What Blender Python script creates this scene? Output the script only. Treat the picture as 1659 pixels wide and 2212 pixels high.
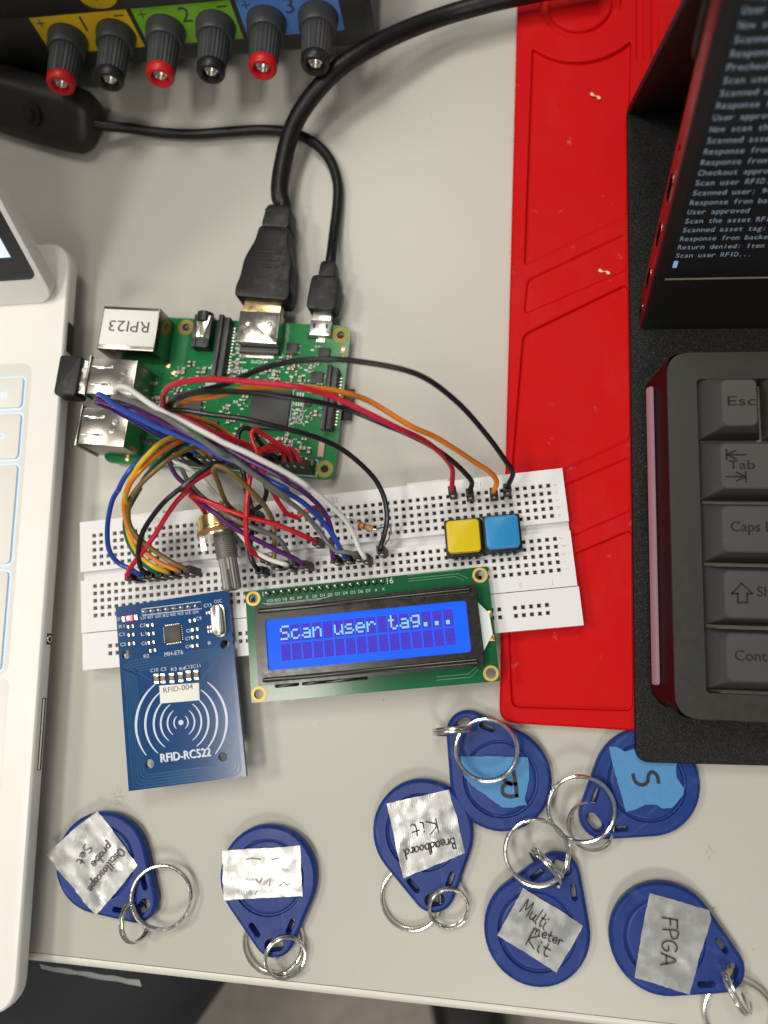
import bpy, bmesh, math, random
from mathutils import Matrix, Vector
from mathutils.geometry import tessellate_polygon
for o in list(bpy.data.objects): bpy.data.objects.remove(o)
sc = bpy.context.scene
COL = sc.collection
MM = 0.001
rad = math.radians

# ------------------------------------------------------------------ camera, world, lamps, exposure
CAM_H, PITCH, ROLL, FPX = 278.0, rad(10.25), rad(7.85), 3300.0
CAMR = Matrix.Rotation(PITCH, 3, 'X') @ Matrix.Rotation(ROLL, 3, 'Y')
cd = bpy.data.cameras.new('camera'); cam = bpy.data.objects.new('camera', cd); COL.objects.link(cam)
cd.sensor_fit = 'HORIZONTAL'; cd.sensor_width = 36.0; cd.lens = 36.0 * FPX / 3072.0
cd.clip_start = 0.005; cd.clip_end = 50.0
cam.matrix_world = Matrix.Translation((0, 0, CAM_H * MM)) @ CAMR.to_4x4()
cd.dof.use_dof = True; cd.dof.focus_distance = 0.262; cd.dof.aperture_fstop = 9.5
sc.camera = cam
w = bpy.data.worlds.new("World"); sc.world = w; w.use_nodes = True
bg = w.node_tree.nodes['Background']; bg.inputs[0].default_value = (0.93, 0.96, 1.0, 1); bg.inputs[1].default_value = 0.19

def area(name, loc, sx, sy, power, col=(1, 0.945, 0.845)):
    l = bpy.data.lights.new(name, 'AREA'); l.shape = 'RECTANGLE'; l.size = sx; l.size_y = sy
    l.energy = power; l.color = col
    o = bpy.data.objects.new(name, l); COL.objects.link(o); o.location = loc
    return o
area('ceiling_lamp', (-1.38, 0.22, 1.95), 0.4, 0.44, 17.5)
area('ceiling_lamp', (-0.15, 1.00, 2.05), 0.6, 0.6, 15.5)
area('ceiling_lamp', (-0.58, -0.31, 2.05), 0.26, 0.62, 15)
area('ceiling_lamp', (0.25, -2.0, 2.10), 0.7, 0.7, 27)  # added front lamp, lightens the floor and throws fob shadows away
sc.view_settings.view_transform = 'Standard'; sc.view_settings.look = 'None'
sc.view_settings.exposure = 0.0; sc.view_settings.gamma = 1.0
sc.render.engine = 'CYCLES'
sc.cycles.max_bounces = 8

# ------------------------------------------------------------------ helpers
def D(x, y, z):
    """point (mm) at height z seen at picture position x, y (photo scaled to 1659 wide)"""
    s = FPX * 1659 / 3072
    d = CAMR @ Vector(((x - 829.5) / s, -(y - 1106) / s, -1.0))
    t = (z - CAM_H) / d.z
    return Vector((d.x * t, d.y * t, z))
K = 1659 / 3072
def zoomer(x0, y0, s):
    return lambda x, y, z: D((x0 + x / s) * K, (y0 + y / s) * K, z)
Z4 = zoomer(300, 1150, 1.3825); Z5 = zoomer(300, 1750, 1.508); Z6 = zoomer(1300, 1700, 1.508)
Z7 = zoomer(400, 2350, 2.37); Z8 = zoomer(950, 2250, 1.508)
W1 = zoomer(350, 1500, 2.765); W2 = zoomer(350, 1950, 2.552); W3 = zoomer(850, 1900, 2.074); W4 = zoomer(600, 1600, 2.37)
F1 = zoomer(150, 3150, 1.3825); F3 = zoomer(1450, 2800, 1.9518); F5 = zoomer(2100, 2800, 1.7068); F6 = zoomer(1800, 3200, 1.3042)

def frame(x, y, z, deg):
    return Matrix.Translation((x, y, z)) @ Matrix.Rotation(rad(deg), 4, 'Z')
def basis(o, ex, ey, ez):
    m = Matrix.Identity(4)
    for i in range(3):
        m[i][0] = ex[i]; m[i][1] = ey[i]; m[i][2] = ez[i]; m[i][3] = o[i]
    return m
def aim_frame(o, zdir, up=(0, 0, 1)):
    z = Vector(zdir).normalized(); x = Vector(up).cross(z)
    if x.length < 1e-4: x = Vector((1, 0, 0)).cross(z)
    x.normalize(); y = z.cross(x)
    return basis(o, x, y, z)

def rrect(w, h, r=0, n=4, cx=0, cy=0):
    if r <= 0: return [(cx - w / 2, cy - h / 2), (cx + w / 2, cy - h / 2), (cx + w / 2, cy + h / 2), (cx - w / 2, cy + h / 2)]
    out = []
    for sx, sy, a0 in ((1, -1, -90), (1, 1, 0), (-1, 1, 90), (-1, -1, 180)):
        for k in range(n + 1):
            a = rad(a0 + 90 * k / n)
            out.append((cx + sx * (w / 2 - r) + r * math.cos(a), cy + sy * (h / 2 - r) + r * math.sin(a)))
    return out
def circle(r, n=24, cx=0, cy=0, a0=0):
    return [(cx + r * math.cos(a0 + 2 * math.pi * k / n), cy + r * math.sin(a0 + 2 * math.pi * k / n)) for k in range(n)]
def parea(p): return sum(p[i - 1][0] * p[i][1] - p[i][0] * p[i - 1][1] for i in range(len(p))) / 2
def offset(p, d):
    """inset a CCW outline by d"""
    out = []; n = len(p)
    for i in range(n):
        a, b, c = Vector(p[i - 1]), Vector(p[i]), Vector(p[(i + 1) % n])
        e1 = (b - a); e2 = (c - b)
        if e1.length < 1e-9: e1 = e2
        if e2.length < 1e-9: e2 = e1
        n1 = Vector((-e1.y, e1.x)).normalized(); n2 = Vector((-e2.y, e2.x)).normalized()
        m = n1 + n2
        k = d / max(0.35, 1 + n1.dot(n2))
        out.append((b.x + m.x * k, b.y + m.y * k))
    return out
def roundpoly(p, r, n=4):
    """round the corners of a polygon"""
    out = []; N = len(p)
    for i in range(N):
        a, b, c = Vector(p[i - 1][:2]), Vector(p[i][:2]), Vector(p[(i + 1) % N][:2])
        u = (a - b); v = (c - b); rr = min(r, u.length * .45, v.length * .45)
        s, e = b + u.normalized() * rr, b + v.normalized() * rr
        for k in range(n + 1):
            t = k / n
            q = s * (1 - t) ** 2 + b * 2 * t * (1 - t) + e * t * t
            out.append((q.x, q.y))
    return out
def cr(P, n=8):
    P = [Vector(p) for p in P]
    if len(P) < 3: return P
    Q = [P[0] * 2 - P[1]] + P + [P[-1] * 2 - P[-2]]
    out = []
    for i in range(1, len(Q) - 2):
        p0, p1, p2, p3 = Q[i - 1:i + 3]
        def tj(t, a, b): return t + max(1e-4, (b - a).length) ** 0.5
        t0 = 0; t1 = tj(t0, p0, p1); t2 = tj(t1, p1, p2); t3 = tj(t2, p2, p3)
        for k in range(n):
            t = t1 + (t2 - t1) * k / n
            A1 = p0 * ((t1 - t) / (t1 - t0)) + p1 * ((t - t0) / (t1 - t0))
            A2 = p1 * ((t2 - t) / (t2 - t1)) + p2 * ((t - t1) / (t2 - t1))
            A3 = p2 * ((t3 - t) / (t3 - t2)) + p3 * ((t - t2) / (t3 - t2))
            B1 = A1 * ((t2 - t) / (t2 - t0)) + A2 * ((t - t0) / (t2 - t0))
            B2 = A2 * ((t3 - t) / (t3 - t1)) + A3 * ((t - t1) / (t3 - t1))
            out.append(B1 * ((t2 - t) / (t2 - t1)) + B2 * ((t - t1) / (t2 - t1)))
    out.append(P[-1]); return out

class MB:
    """collects geometry in mm; X maps the local coordinates of what is added to world mm"""
    def __init__(s, X=None): s.v = []; s.f = []; s.mi = []; s.X = X or Matrix.Identity(4); s.m = 0
    def add(s, verts, faces, X=None):
        b = len(s.v); A = s.X if X is None else s.X @ X
        s.v += [A @ Vector((v[0], v[1], v[2])) for v in verts]
        s.f += [tuple(i + b for i in f) for f in faces]; s.mi += [s.m] * len(faces); return s
    def rings(s, rings, cap=True, X=None):
        n = len(rings[0]); v = [p for r in rings for p in r]; f = []
        for i in range(len(rings) - 1):
            for k in range(n):
                f.append((i * n + k, i * n + (k + 1) % n, (i + 1) * n + (k + 1) % n, (i + 1) * n + k))
        if cap is True: f.append(tuple(range(n))[::-1])
        if cap: f.append(tuple((len(rings) - 1) * n + k for k in range(n)))
        return s.add(v, f, X)
    def prism(s, out, z0, z1, bev=0, botbev=None, X=None):
        if parea(out) < 0: out = out[::-1]
        bb = bev if botbev is None else botbev
        R = []
        if bb > 0:
            R += [[(x, y, z0) for x, y in offset(out, bb)], [(x, y, z0 + bb) for x, y in out]]
        else: R += [[(x, y, z0) for x, y in out]]
        if bev > 0:
            q = offset(out, bev * .3); i2 = offset(out, bev)
            R += [[(x, y, z1 - bev) for x, y in out], [(x, y, z1 - bev * .3) for x, y in q], [(x, y, z1) for x, y in i2]]
        else: R += [[(x, y, z1) for x, y in out]]
        return s.rings(R, True, X)
    def box(s, cx, cy, z0, sx, sy, sz, bev=0, r=0, X=None):
        return s.prism(rrect(sx, sy, r, 3, cx, cy), z0, z0 + sz, bev, None, X)
    def plate(s, out, holes, z0, z1, X=None):
        if parea(out) < 0: out = out[::-1]
        holes = [h if parea(h) < 0 else h[::-1] for h in holes]
        loops = [out] + holes; flat = [p for l in loops for p in l]
        tri = tessellate_polygon([[Vector((x, y, 0)) for x, y in l] for l in loops])
        n = len(flat); v = [(x, y, z1) for x, y in flat] + [(x, y, z0) for x, y in flat]; f = []
        for a, b, c in tri:
            A = parea([flat[a], flat[b], flat[c]])
            t = (a, b, c) if A > 0 else (a, c, b)
            f.append(t); f.append((t[0] + n, t[2] + n, t[1] + n))
        o = 0
        for l in loops:
            for k in range(len(l)):
                a, b = o + k, o + (k + 1) % len(l); f.append((a + n, b + n, b, a))
            o += len(l)
        return s.add(v, f, X)
    def lathe(s, prof, n=24, cap=True, X=None):
        return s.rings([[(r * math.cos(2 * math.pi * k / n), r * math.sin(2 * math.pi * k / n), z) for k in range(n)] for r, z in prof], cap, X)
    def tube(s, pts, r, n=10, smooth=8, closed=False, flat=1.0):
        P = cr(pts, smooth) if smooth else [Vector(p) for p in pts]
        if closed: P = [Vector(p) for p in pts]
        N = len(P); R = []; t0 = None
        for i in range(N):
            t = (P[(i + 1) % N] - P[i - 1]) if closed else (P[min(i + 1, N - 1)] - P[max(i - 1, 0)])
            t.normalize()
            if t0 is None:
                nn = Vector((0, 0, 1)).cross(t)
                if nn.length < .05: nn = Vector((1, 0, 0)).cross(t)
                nn.normalize()
            else:
                nn = t0.rotation_difference(t) @ nn; nn = (nn - t * nn.dot(t)).normalized()
            t0 = t; bb = t.cross(nn)
            rr = r(i / (N - 1)) if callable(r) else r
            R.append([tuple(P[i] + (nn * math.cos(2 * math.pi * k / n) + bb * math.sin(2 * math.pi * k / n) * flat) * rr) for k in range(n)])
        if closed: R.append(R[0])
        return s.rings(R, not closed)
    def ribbon(s, pts, wd, z, X=None):
        """flat ink stroke"""
        P = [Vector((p[0], p[1])) for p in pts]; n = len(P); L = []; Rr = []
        for i in range(n):
            t = (P[min(i + 1, n - 1)] - P[max(i - 1, 0)])
            if t.length < 1e-6: t = Vector((1, 0))
            t.normalize(); q = Vector((-t.y, t.x)) * wd / 2
            a = P[i] - (t * wd * .4 if i == 0 else Vector((0, 0))) + (t * wd * .4 if i == n - 1 else Vector((0, 0)))
            L.append((a.x + q.x, a.y + q.y, z)); Rr.append((a.x - q.x, a.y - q.y, z))
        return s.add(L + Rr, [(i, n + i, n + i + 1, i + 1) for i in range(n - 1)], X)

def tag(o, label=None, cat=None, group=None, kind=None):
    if label: o['label'] = label
    if cat: o['category'] = cat
    if group: o['group'] = group
    if kind: o['kind'] = kind
    return o
def thing(name, label, cat, loc=(0, 0, 0), rz=0, group=None):
    o = bpy.data.objects.new(name, None); COL.objects.link(o); o.empty_display_size = .005
    o.location = Vector(loc) * MM; o.rotation_euler = (0, 0, rad(rz))
    o['_x'] = 0; del o['_x']
    FR[o.name] = frame(loc[0], loc[1], loc[2], rz)
    return tag(o, label, cat, group)
FR = {}
def link(name, mb, mats, parent=None, smooth=True, angle=32, root=None, kind=None, local=False):
    """one mesh object; mb is in world mm and is moved into the frame of the thing it belongs to"""
    me = bpy.data.meshes.new(name)
    A = Matrix.Identity(4)
    r = root or parent
    if r is not None and not local: A = FR[r.name].inverted()
    me.from_pydata([tuple((A @ v) * MM) for v in mb.v], [], mb.f)
    if not isinstance(mats, (list, tuple)): mats = [mats]
    for m in mats: me.materials.append(m)
    if len(mats) > 1: me.polygons.foreach_set('material_index', mb.mi)
    me.polygons.foreach_set('use_smooth', [smooth] * len(me.polygons))
    me.update()
    if smooth: me.set_sharp_from_angle(angle=rad(angle))
    o = bpy.data.objects.new(name, me); COL.objects.link(o)
    if parent is not None:
        o.parent = parent
        FR[o.name] = FR[r.name]
    if kind: o['kind'] = kind
    return o
def own(name, mb, mats, label, cat, base, group=None, **k):
    """a thing that is one mesh, with its origin at base"""
    t = Matrix.Translation(-Vector(base)); mb.v = [t @ v for v in mb.v]
    o = link(name, mb, mats, None, **k); o.location = Vector(base) * MM
    FR[o.name] = frame(base[0], base[1], base[2], 0)
    return tag(o, label, cat, group)

# text: glyph outlines come from Blender's own built-in font
_tc = {}
def glyphs(s):
    if s in _tc: return _tc[s]
    c = bpy.data.curves.new('t', 'FONT'); c.body = s; c.size = 1.0; c.resolution_u = 3
    o = bpy.data.objects.new('t', c); COL.objects.link(o)
    dg = bpy.context.evaluated_depsgraph_get(); e = o.evaluated_get(dg); me = e.to_mesh()
    r = ([(v.co.x, v.co.y) for v in me.vertices], [tuple(p.vertices) for p in me.polygons])
    e.to_mesh_clear(); bpy.data.objects.remove(o); bpy.data.curves.remove(c)
    _tc[s] = r; return r
def text(mb, s, x, y, h, z=0, wd=None, align='L', X=None, shear=0, bold=0):
    v, f = glyphs(s)
    if not v: return
    x0 = min(p[0] for p in v); x1 = max(p[0] for p in v); sy = h / .69
    sx = sy if wd is None else wd / max(1e-6, x1 - x0)
    ox = x - x0 * sx if align == 'L' else x - (x0 + x1) / 2 * sx
    mb.add([(ox + p[0] * sx + shear * p[1] * sy, y + p[1] * sy, z) for p in v], f, X)
def mono(mb, s, x, y, h, adv, z, X=None, shear=0):
    for i, ch in enumerate(s):
        if ch == ' ': continue
        v, f = glyphs(ch); sy = h / .69
        x0 = min(p[0] for p in v); x1 = max(p[0] for p in v); wd = (x1 - x0) * sy
        sx = sy * min(1.0, adv * .86 / wd)
        if ch in 'ilIr1': sx *= 1.15
        ox = x + adv * (i + .5) - (x0 + x1) / 2 * sx
        mb.add([(ox + p[0] * sx + shear * p[1] * sy, y + p[1] * sy, z) for p in v], f, X)

# handwriting: letters as pen strokes on a unit cell
HW = {
 'a': (.62, ['.5,.42 .3,.5 .1,.36 .08,.12 .25,0 .45,.12 .52,.4 .52,.08 .62,0']),
 'b': (.58, ['.12,1 .1,.5 .08,0 .3,-.02 .48,.18 .42,.42 .22,.46 .1,.3']),
 'c': (.52, ['.45,.42 .28,.5 .1,.34 .1,.1 .28,0 .48,.1']),
 'd': (.62, ['.48,.4 .26,.46 .08,.28 .1,.06 .28,0 .46,.16 .54,1 .52,.1 .6,0']),
 'e': (.55, ['.08,.24 .44,.28 .42,.44 .26,.5 .1,.34 .1,.1 .26,0 .5,.08']),
 'i': (.3, ['.12,.46 .12,.08 .24,0', '.14,.68 .17,.74']),
 'l': (.32, ['.14,1 .1,.3 .12,.04 .26,0']),
 'm': (.85, ['.08,.46 .08,0', '.08,.3 .22,.48 .34,.4 .36,0', '.36,.3 .5,.48 .64,.4 .66,.06 .78,0']),
 'o': (.55, ['.3,.48 .1,.36 .08,.12 .26,0 .44,.14 .44,.38 .28,.48']),
 'p': (.58, ['.1,.46 .08,.1 .06,-.42', '.08,.32 .28,.48 .46,.36 .42,.1 .24,0 .09,.1']),
 'r': (.45, ['.08,.46 .1,0', '.1,.28 .22,.46 .42,.44']),
 's': (.48, ['.4,.42 .22,.5 .1,.38 .26,.26 .4,.14 .26,0 .06,.06']),
 't': (.46, ['.22,.86 .2,.1 .32,0 .42,.06', '.04,.5 .42,.54']),
 'u': (.6, ['.08,.46 .08,.12 .22,0 .42,.12 .48,.46 .46,.08 .58,0']),
 'A': (.72, ['.04,0 .34,1 .64,0', '.14,.36 .58,.38']),
 'B': (.6, ['.12,1 .08,0', '.1,1 .4,.92 .4,.62 .12,.52 .46,.42 .48,.08 .08,0']),
 'F': (.6, ['.12,1 .08,0', '.1,1 .56,1.02', '.1,.54 .44,.56']),
 'G': (.72, ['.6,.86 .38,1 .12,.76 .08,.3 .3,0 .56,.14 .58,.42 .36,.42']),
 'K': (.62, ['.12,1 .08,0', '.52,.96 .12,.44 .56,0']),
 'M': (.9, ['.06,0 .16,1 .4,.3 .68,1 .76,0']),
 'O': (.75, ['.4,.96 .12,.78 .08,.28 .32,0 .6,.2 .62,.72 .38,.96']),
 'P': (.6, ['.1,0 .12,1 .46,.92 .5,.62 .14,.46']),
 'S': (.6, ['.5,.88 .3,1 .1,.8 .26,.56 .48,.34 .36,.04 .06,.08']),
}
def handwrite(mb, s, a, b, h, z, ink):
    """letters along the base line a -> b (world points)"""
    a = Vector(a[:2]); b = Vector(b[:2]); L = (b - a).length; ex = (b - a) / L; ey = Vector((-ex.y, ex.x))
    tot = sum(HW.get(c, (.4, []))[0] for c in s); k = L / tot; x = 0; rnd = random.Random(s)
    for c in s:
        wd, st = HW.get(c, (.4, []))
        dy = rnd.uniform(-.05, .05)
        for q in st:
            P = [tuple(map(float, t.split(','))) for t in q.split()]
            P = cr([(p[0], p[1] + dy, 0) for p in P], 5)
            mb.ribbon([a + ex * ((x + p.x) * k) + ey * (p.y * h) for p in P], ink, z)
        x += wd

# ------------------------------------------------------------------ materials
def mat(name, col, rough=.5, metal=0, spec=.5, noise=0, nscale=400, bump=0, bscale=1500, emit=None, estr=1, rvar=0, coat=0, trans=0, sss=0, stretch=None, alpha=1):
    m = bpy.data.materials.new(name); m.use_nodes = True; nt = m.node_tree; N = nt.nodes; Lk = nt.links
    b = N['Principled BSDF']; c4 = (*col, 1)
    b.inputs['Base Color'].default_value = c4; b.inputs['Roughness'].default_value = rough
    b.inputs['Metallic'].default_value = metal; b.inputs['Specular IOR Level'].default_value = spec
    b.inputs['Coat Weight'].default_value = coat; b.inputs['Transmission Weight'].default_value = trans; b.inputs['Alpha'].default_value = alpha
    if sss: b.inputs['Subsurface Weight'].default_value = sss; b.inputs['Subsurface Scale'].default_value = .001
    if emit: b.inputs['Emission Color'].default_value = (*emit, 1); b.inputs['Emission Strength'].default_value = estr
    if noise or bump or rvar:
        tc = N.new('ShaderNodeTexCoord'); src = tc.outputs['Object']
        if stretch:
            mp = N.new('ShaderNodeMapping'); mp.inputs['Scale'].default_value = stretch; Lk.new(src, mp.inputs[0]); src = mp.outputs[0]
    if noise or rvar:
        t = N.new('ShaderNodeTexNoise'); t.inputs['Scale'].default_value = nscale; t.inputs['Detail'].default_value = 6
        Lk.new(src, t.inputs['Vector'])
        if noise:
            mx = N.new('ShaderNodeMix'); mx.data_type = 'RGBA'
            mx.inputs[6].default_value = tuple(max(0, c * (1 - noise)) for c in col) + (1,)
            mx.inputs[7].default_value = tuple(min(1, c * (1 + noise)) for c in col) + (1,)
            Lk.new(t.outputs['Fac'], mx.inputs[0]); Lk.new(mx.outputs[2], b.inputs['Base Color'])
        if rvar:
            mr = N.new('ShaderNodeMapRange'); mr.inputs[1].default_value = .3; mr.inputs[2].default_value = .7
            mr.inputs[3].default_value = max(.02, rough - rvar); mr.inputs[4].default_value = min(1, rough + rvar)
            Lk.new(t.outputs['Fac'], mr.inputs[0]); Lk.new(mr.outputs[0], b.inputs['Roughness'])
    if bump:
        t2 = N.new('ShaderNodeTexNoise'); t2.inputs['Scale'].default_value = bscale; t2.inputs['Detail'].default_value = 4
        Lk.new(src, t2.inputs['Vector'])
        bp = N.new('ShaderNodeBump'); bp.inputs['Strength'].default_value = bump; bp.inputs['Distance'].default_value = .0003
        Lk.new(t2.outputs['Fac'], bp.inputs['Height']); Lk.new(bp.outputs[0], b.inputs['Normal'])
    return m
black = mat('black_plastic', (.008, .008, .008), .45, spec=.35, bump=.15, bscale=4000, rvar=.1)
blackm = mat('black_moulding', (.018, .018, .019), .38, rvar=.08, nscale=900)
rubber = mat('black_cable', (.006, .006, .006), .42, spec=.35, rvar=.08, nscale=600)
chrome = mat('nickel', (.80, .77, .68), .2, 1, rvar=.08, nscale=900)
steel = mat('connector_steel', (.50, .465, .41), .2, 1, rvar=.06, nscale=500, bump=.05, bscale=1200)
tin = mat('tinned_pin', (.7, .68, .63), .28, 1)
gold = mat('gold_plate', (.72, .48, .12), .33, 1, rvar=.08)
white_silk = mat('white_silkscreen', (.72, .75, .74), .6)
ink_mat = mat('marker_ink', (.012, .012, .014), .5)
white_label = mat('paper_label', (.8, .79, .75), .55, bump=.06, bscale=3000)
glare_pale_ink = mat('glare_pale_ink', (.20, .19, .17), .4)  # ink paled to look washed out by the glare on one tape
label_print = mat('label_print', (.06, .06, .065), .6)

# ------------------------------------------------------------------ desk and floor
def desk_material():
    m = mat('desk_laminate', (.50, .475, .43), .36, spec=.45, bump=.05, bscale=5000)
    nt = m.node_tree; N = nt.nodes; L = nt.links; b = N['Principled BSDF']
    tc = N.new('ShaderNodeTexCoord'); n1 = N.new('ShaderNodeTexNoise'); n1.inputs['Scale'].default_value = 16; n1.inputs['Detail'].default_value = 5
    L.new(tc.outputs['Object'], n1.inputs['Vector'])
    r1 = N.new('ShaderNodeMix'); r1.data_type = 'RGBA'; r1.inputs[6].default_value = (.468, .452, .402, 1); r1.inputs[7].default_value = (.513, .497, .446, 1)
    L.new(n1.outputs['Fac'], r1.inputs[0])
    # sparse specks of dirt
    n2 = N.new('ShaderNodeTexNoise'); n2.inputs['Scale'].default_value = 330; n2.inputs['Detail'].default_value = 3; n2.inputs['Roughness'].default_value = .7
    L.new(tc.outputs['Object'], n2.inputs['Vector'])
    cr2 = N.new('ShaderNodeMapRange'); cr2.inputs[1].default_value = .70; cr2.inputs[2].default_value = .78
    L.new(n2.outputs['Fac'], cr2.inputs[0])
    n3 = N.new('ShaderNodeTexNoise'); n3.inputs['Scale'].default_value = 900; L.new(tc.outputs['Object'], n3.inputs['Vector'])
    r2 = N.new('ShaderNodeMix'); r2.data_type = 'RGBA'; r2.inputs[7].default_value = (.26, .24, .21, 1)
    L.new(cr2.outputs[0], r2.inputs[0]); L.new(r1.outputs[2], r2.inputs[6])
    last = r2.outputs[2]
    # a few worn marks where the photograph has them
    for px, py, sx, sy, a in ((255, 1722, 3.2, 4.2, .45), (1540, 1965, 2.2, 1.2, .7), (1535, 1840, 2.0, 3.5, .4), (670, 448, 4, 1.2, .3), (1190, 380, 1.5, 1.2, .3), (785, 670, 1.3, 1.6, .5), (1390, 2130, 1.2, 1.0, .4), (820, 690, 1.6, 1.2, .3)):
        p = D(px, py, 0)
        q = FR_DESK.inverted() @ p
        mp = N.new('ShaderNodeMapping'); mp.vector_type = 'TEXTURE'
        mp.inputs['Location'].default_value = (q.x * MM, q.y * MM, 0); mp.inputs['Scale'].default_value = (sx * MM, sy * MM, .05)
        L.new(tc.outputs['Object'], mp.inputs[0])
        ln = N.new('ShaderNodeVectorMath'); ln.operation = 'LENGTH'; L.new(mp.outputs[0], ln.inputs[0])
        fo = N.new('ShaderNodeMapRange'); fo.inputs[1].default_value = 1.0; fo.inputs[2].default_value = .3; fo.inputs[3].default_value = 0; fo.inputs[4].default_value = 1
        L.new(ln.outputs['Value'], fo.inputs[0])
        th = N.new('ShaderNodeMapRange'); th.inputs[1].default_value = .5; th.inputs[2].default_value = .62; th.inputs[3].default_value = 0; th.inputs[4].default_value = a
        L.new(n3.outputs['Fac'], th.inputs[0])
        ml = N.new('ShaderNodeMath'); ml.operation = 'MULTIPLY'; L.new(fo.outputs[0], ml.inputs[0]); L.new(th.outputs[0], ml.inputs[1])
        mx = N.new('ShaderNodeMix'); mx.data_type = 'RGBA'; mx.inputs[7].default_value = (.16, .14, .11, 1)
        L.new(ml.outputs[0], mx.inputs[0]); L.new(last, mx.inputs[6]); last = mx.outputs[2]
    L.new(last, b.inputs['Base Color'])
    return m
e0 = D(70, 2058, 0)
FR_DESK = frame(e0.x, e0.y, 0, -1.635)
desk = thing('desk', 'off-white laminate desk top with a pale rounded edge band', 'desk', (e0.x, e0.y, 0), -1.635)
m = MB(FR_DESK); m.prism([(-700, 0.12), (700, 0.12), (700, 700), (-700, 700)], -24, 0, .15)
link('tabletop', m, desk_material(), desk)
m = MB(FR_DESK)
prof = [(.0, -24), (-2.2, -24), (-3.2, -22), (-3.6, -19), (-3.7, -6), (-3.4, -3), (-2.6, -1.1), (-1.5, -.25), (-.5, .05), (-.08, -.12)]
m.rings([[(x, y, z) for y, z in prof] for x in (-700, -300, 0, 300, 700)])
link('edge_band', m, mat('edge_band_plastic', (.70, .68, .60), .38), desk, angle=60)
m = MB(); m.box(0, 0, -723, 4000, 4000, 3)
fl = link('floor', m, mat('carpet', (.40, .35, .305), .9, noise=.22, nscale=60, bump=.5, bscale=300)); fl['kind'] = 'structure'

# ------------------------------------------------------------------ red silicone mat
red_sil = mat('red_silicone', (.55, .003, .005), .55, spec=.10, noise=.06, nscale=60, bump=.08, bscale=3000, rvar=.08, sss=.0)
MT = 4.0
A0 = D(1112, 0, MT); B0 = D(1072, 1545, MT); up = (A0 - B0).normalized(); rt = Vector((up.y, -up.x, 0))
C0 = D(1078, 1561, MT)
mat_o = [C0, C0 + rt * 150, C0 + rt * 150 + up * 330, C0 + up * 330]
mat_o = roundpoly(mat_o, 5, 5)
smat = thing('silicone_mat', 'bright red silicone work mat with sunken compartments lying on the desk', 'mat', (C0.x, C0.y, 0))
def px(l, z=MT): return [tuple(D(x, y, z)[:2]) for x, y in l]
cc = D(1254, 4, MT)
comp = []
arc = [tuple((cc + Vector((25 * math.cos(a), 25 * math.sin(a), 0)))[:2]) for a in [rad(t) for t in range(-135, -44, 9)]]
comp.append((roundpoly(px([(1133, 573)]) + arc + px([(1353, 467)]), 1.6), 1.7))
comp.append((roundpoly(px([(1132, 678), (1140, 604), (1353, 503), (1355, 582)]), 2), 1.0))
comp.append((roundpoly(px([(1102, 1068), (1130, 722), (1356, 612), (1362, 948)]), 2.5), 1.5))
comp.append((roundpoly(px([(1098, 1218), (1103, 1098), (1362, 986), (1364, 1102)]), 2), 1.0))
comp.append((roundpoly(px([(1106, 1528), (1096, 1258), (1365, 1143), (1368, 1536)]), 2.5), 1.6))
comp.append((circle(14.6, 40, cc.x, cc.y), 1.9))
g = D(1395, 30, MT)
for dx in (20.0, 25.2):
    q = cc + rt * dx; comp.append(([tuple((q + rt * a + up * b)[:2]) for a, b in ((0, -25), (2.6, -25), (2.6, 60), (0, 60))], .8))
comp = [(c if parea(c) > 0 else c[::-1], d) for c, d in comp]
m = MB()
oi = offset(mat_o, .8) if parea(mat_o) > 0 else offset(mat_o[::-1], .8)
oo = mat_o if parea(mat_o) > 0 else mat_o[::-1]
flat = [oi] + [offset(c, -.45)[::-1] for c, d in comp]
pts = [p for l in flat for p in l]
tri = tessellate_polygon([[Vector((x, y, 0)) for x, y in l] for l in flat])
m.add([(x, y, MT) for x, y in pts], [t if parea([pts[i] for i in t]) > 0 else t[::-1] for t in tri])
m.rings([[(x, y, 0) for x, y in oo], [(x, y, MT - .8) for x, y in oo], [(x, y, MT - .25) for x, y in offset(oo, .25)], [(x, y, MT) for x, y in oi]], False)
for c, d in comp:
    m.rings([[(x, y, MT) for x, y in offset(c, -.45)], [(x, y, MT - .12) for x, y in offset(c, -.15)], [(x, y, MT - d + .15) for x, y in offset(c, .15)], [(x, y, MT - d) for x, y in offset(c, .5)]], False)
    m.rings([[(x, y, MT - d) for x, y in offset(c, .5)], [(x, y, MT - d - .01) for x, y in offset(c, .9)]], True)
for v in m.v: pass
link('sheet', m, red_sil, smat, angle=50)
m = MB(); m.lathe([(11.8, MT - 1.9), (11.6, MT - .9), (11.2, MT - .6), (10.6, MT - .5), (0.1, MT - .5)], 40, X=Matrix.Translation((cc.x, cc.y, 0)))
link('round_pad', m, red_sil, smat, angle=50)
scrap = mat('cream_scrap', (.75, .62, .40), .5)
for i, (x, y, L, a, lab) in enumerate(((1286, 209, 4.2, -35, 'tiny cream scrap in the upper compartment of the red mat'), (1305, 588, 4.0, -20, 'tiny cream scrap on the diagonal strip of the red mat'))):
    c = D(x, y, MT - 1.3 if i == 0 else MT - .9); m = MB(frame(c.x, c.y, c.z, a))
    P = [(-L / 2, .3, .3), (-L * .2, -.2, .5), (L * .15, .25, .4), (L / 2, -.3, .6)]
    m.tube(P, lambda t: .35 + .25 * math.sin(t * 9), 6, 5, flat=.5)
    own('scrap', m, scrap, lab, 'debris', c)
c = D(680, 178, 0); m = MB(frame(c.x, c.y, 0, 25))
for k in range(5): m.lathe([(.1, 0), (.5, .25), (.55, .6), (.2, .9)], 8, X=Matrix.Translation((math.cos(k * 1.9) * 1.4 * (k > 0) + .5 * k - 1, math.sin(k * 1.9) * 1.1, 0)))
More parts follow.
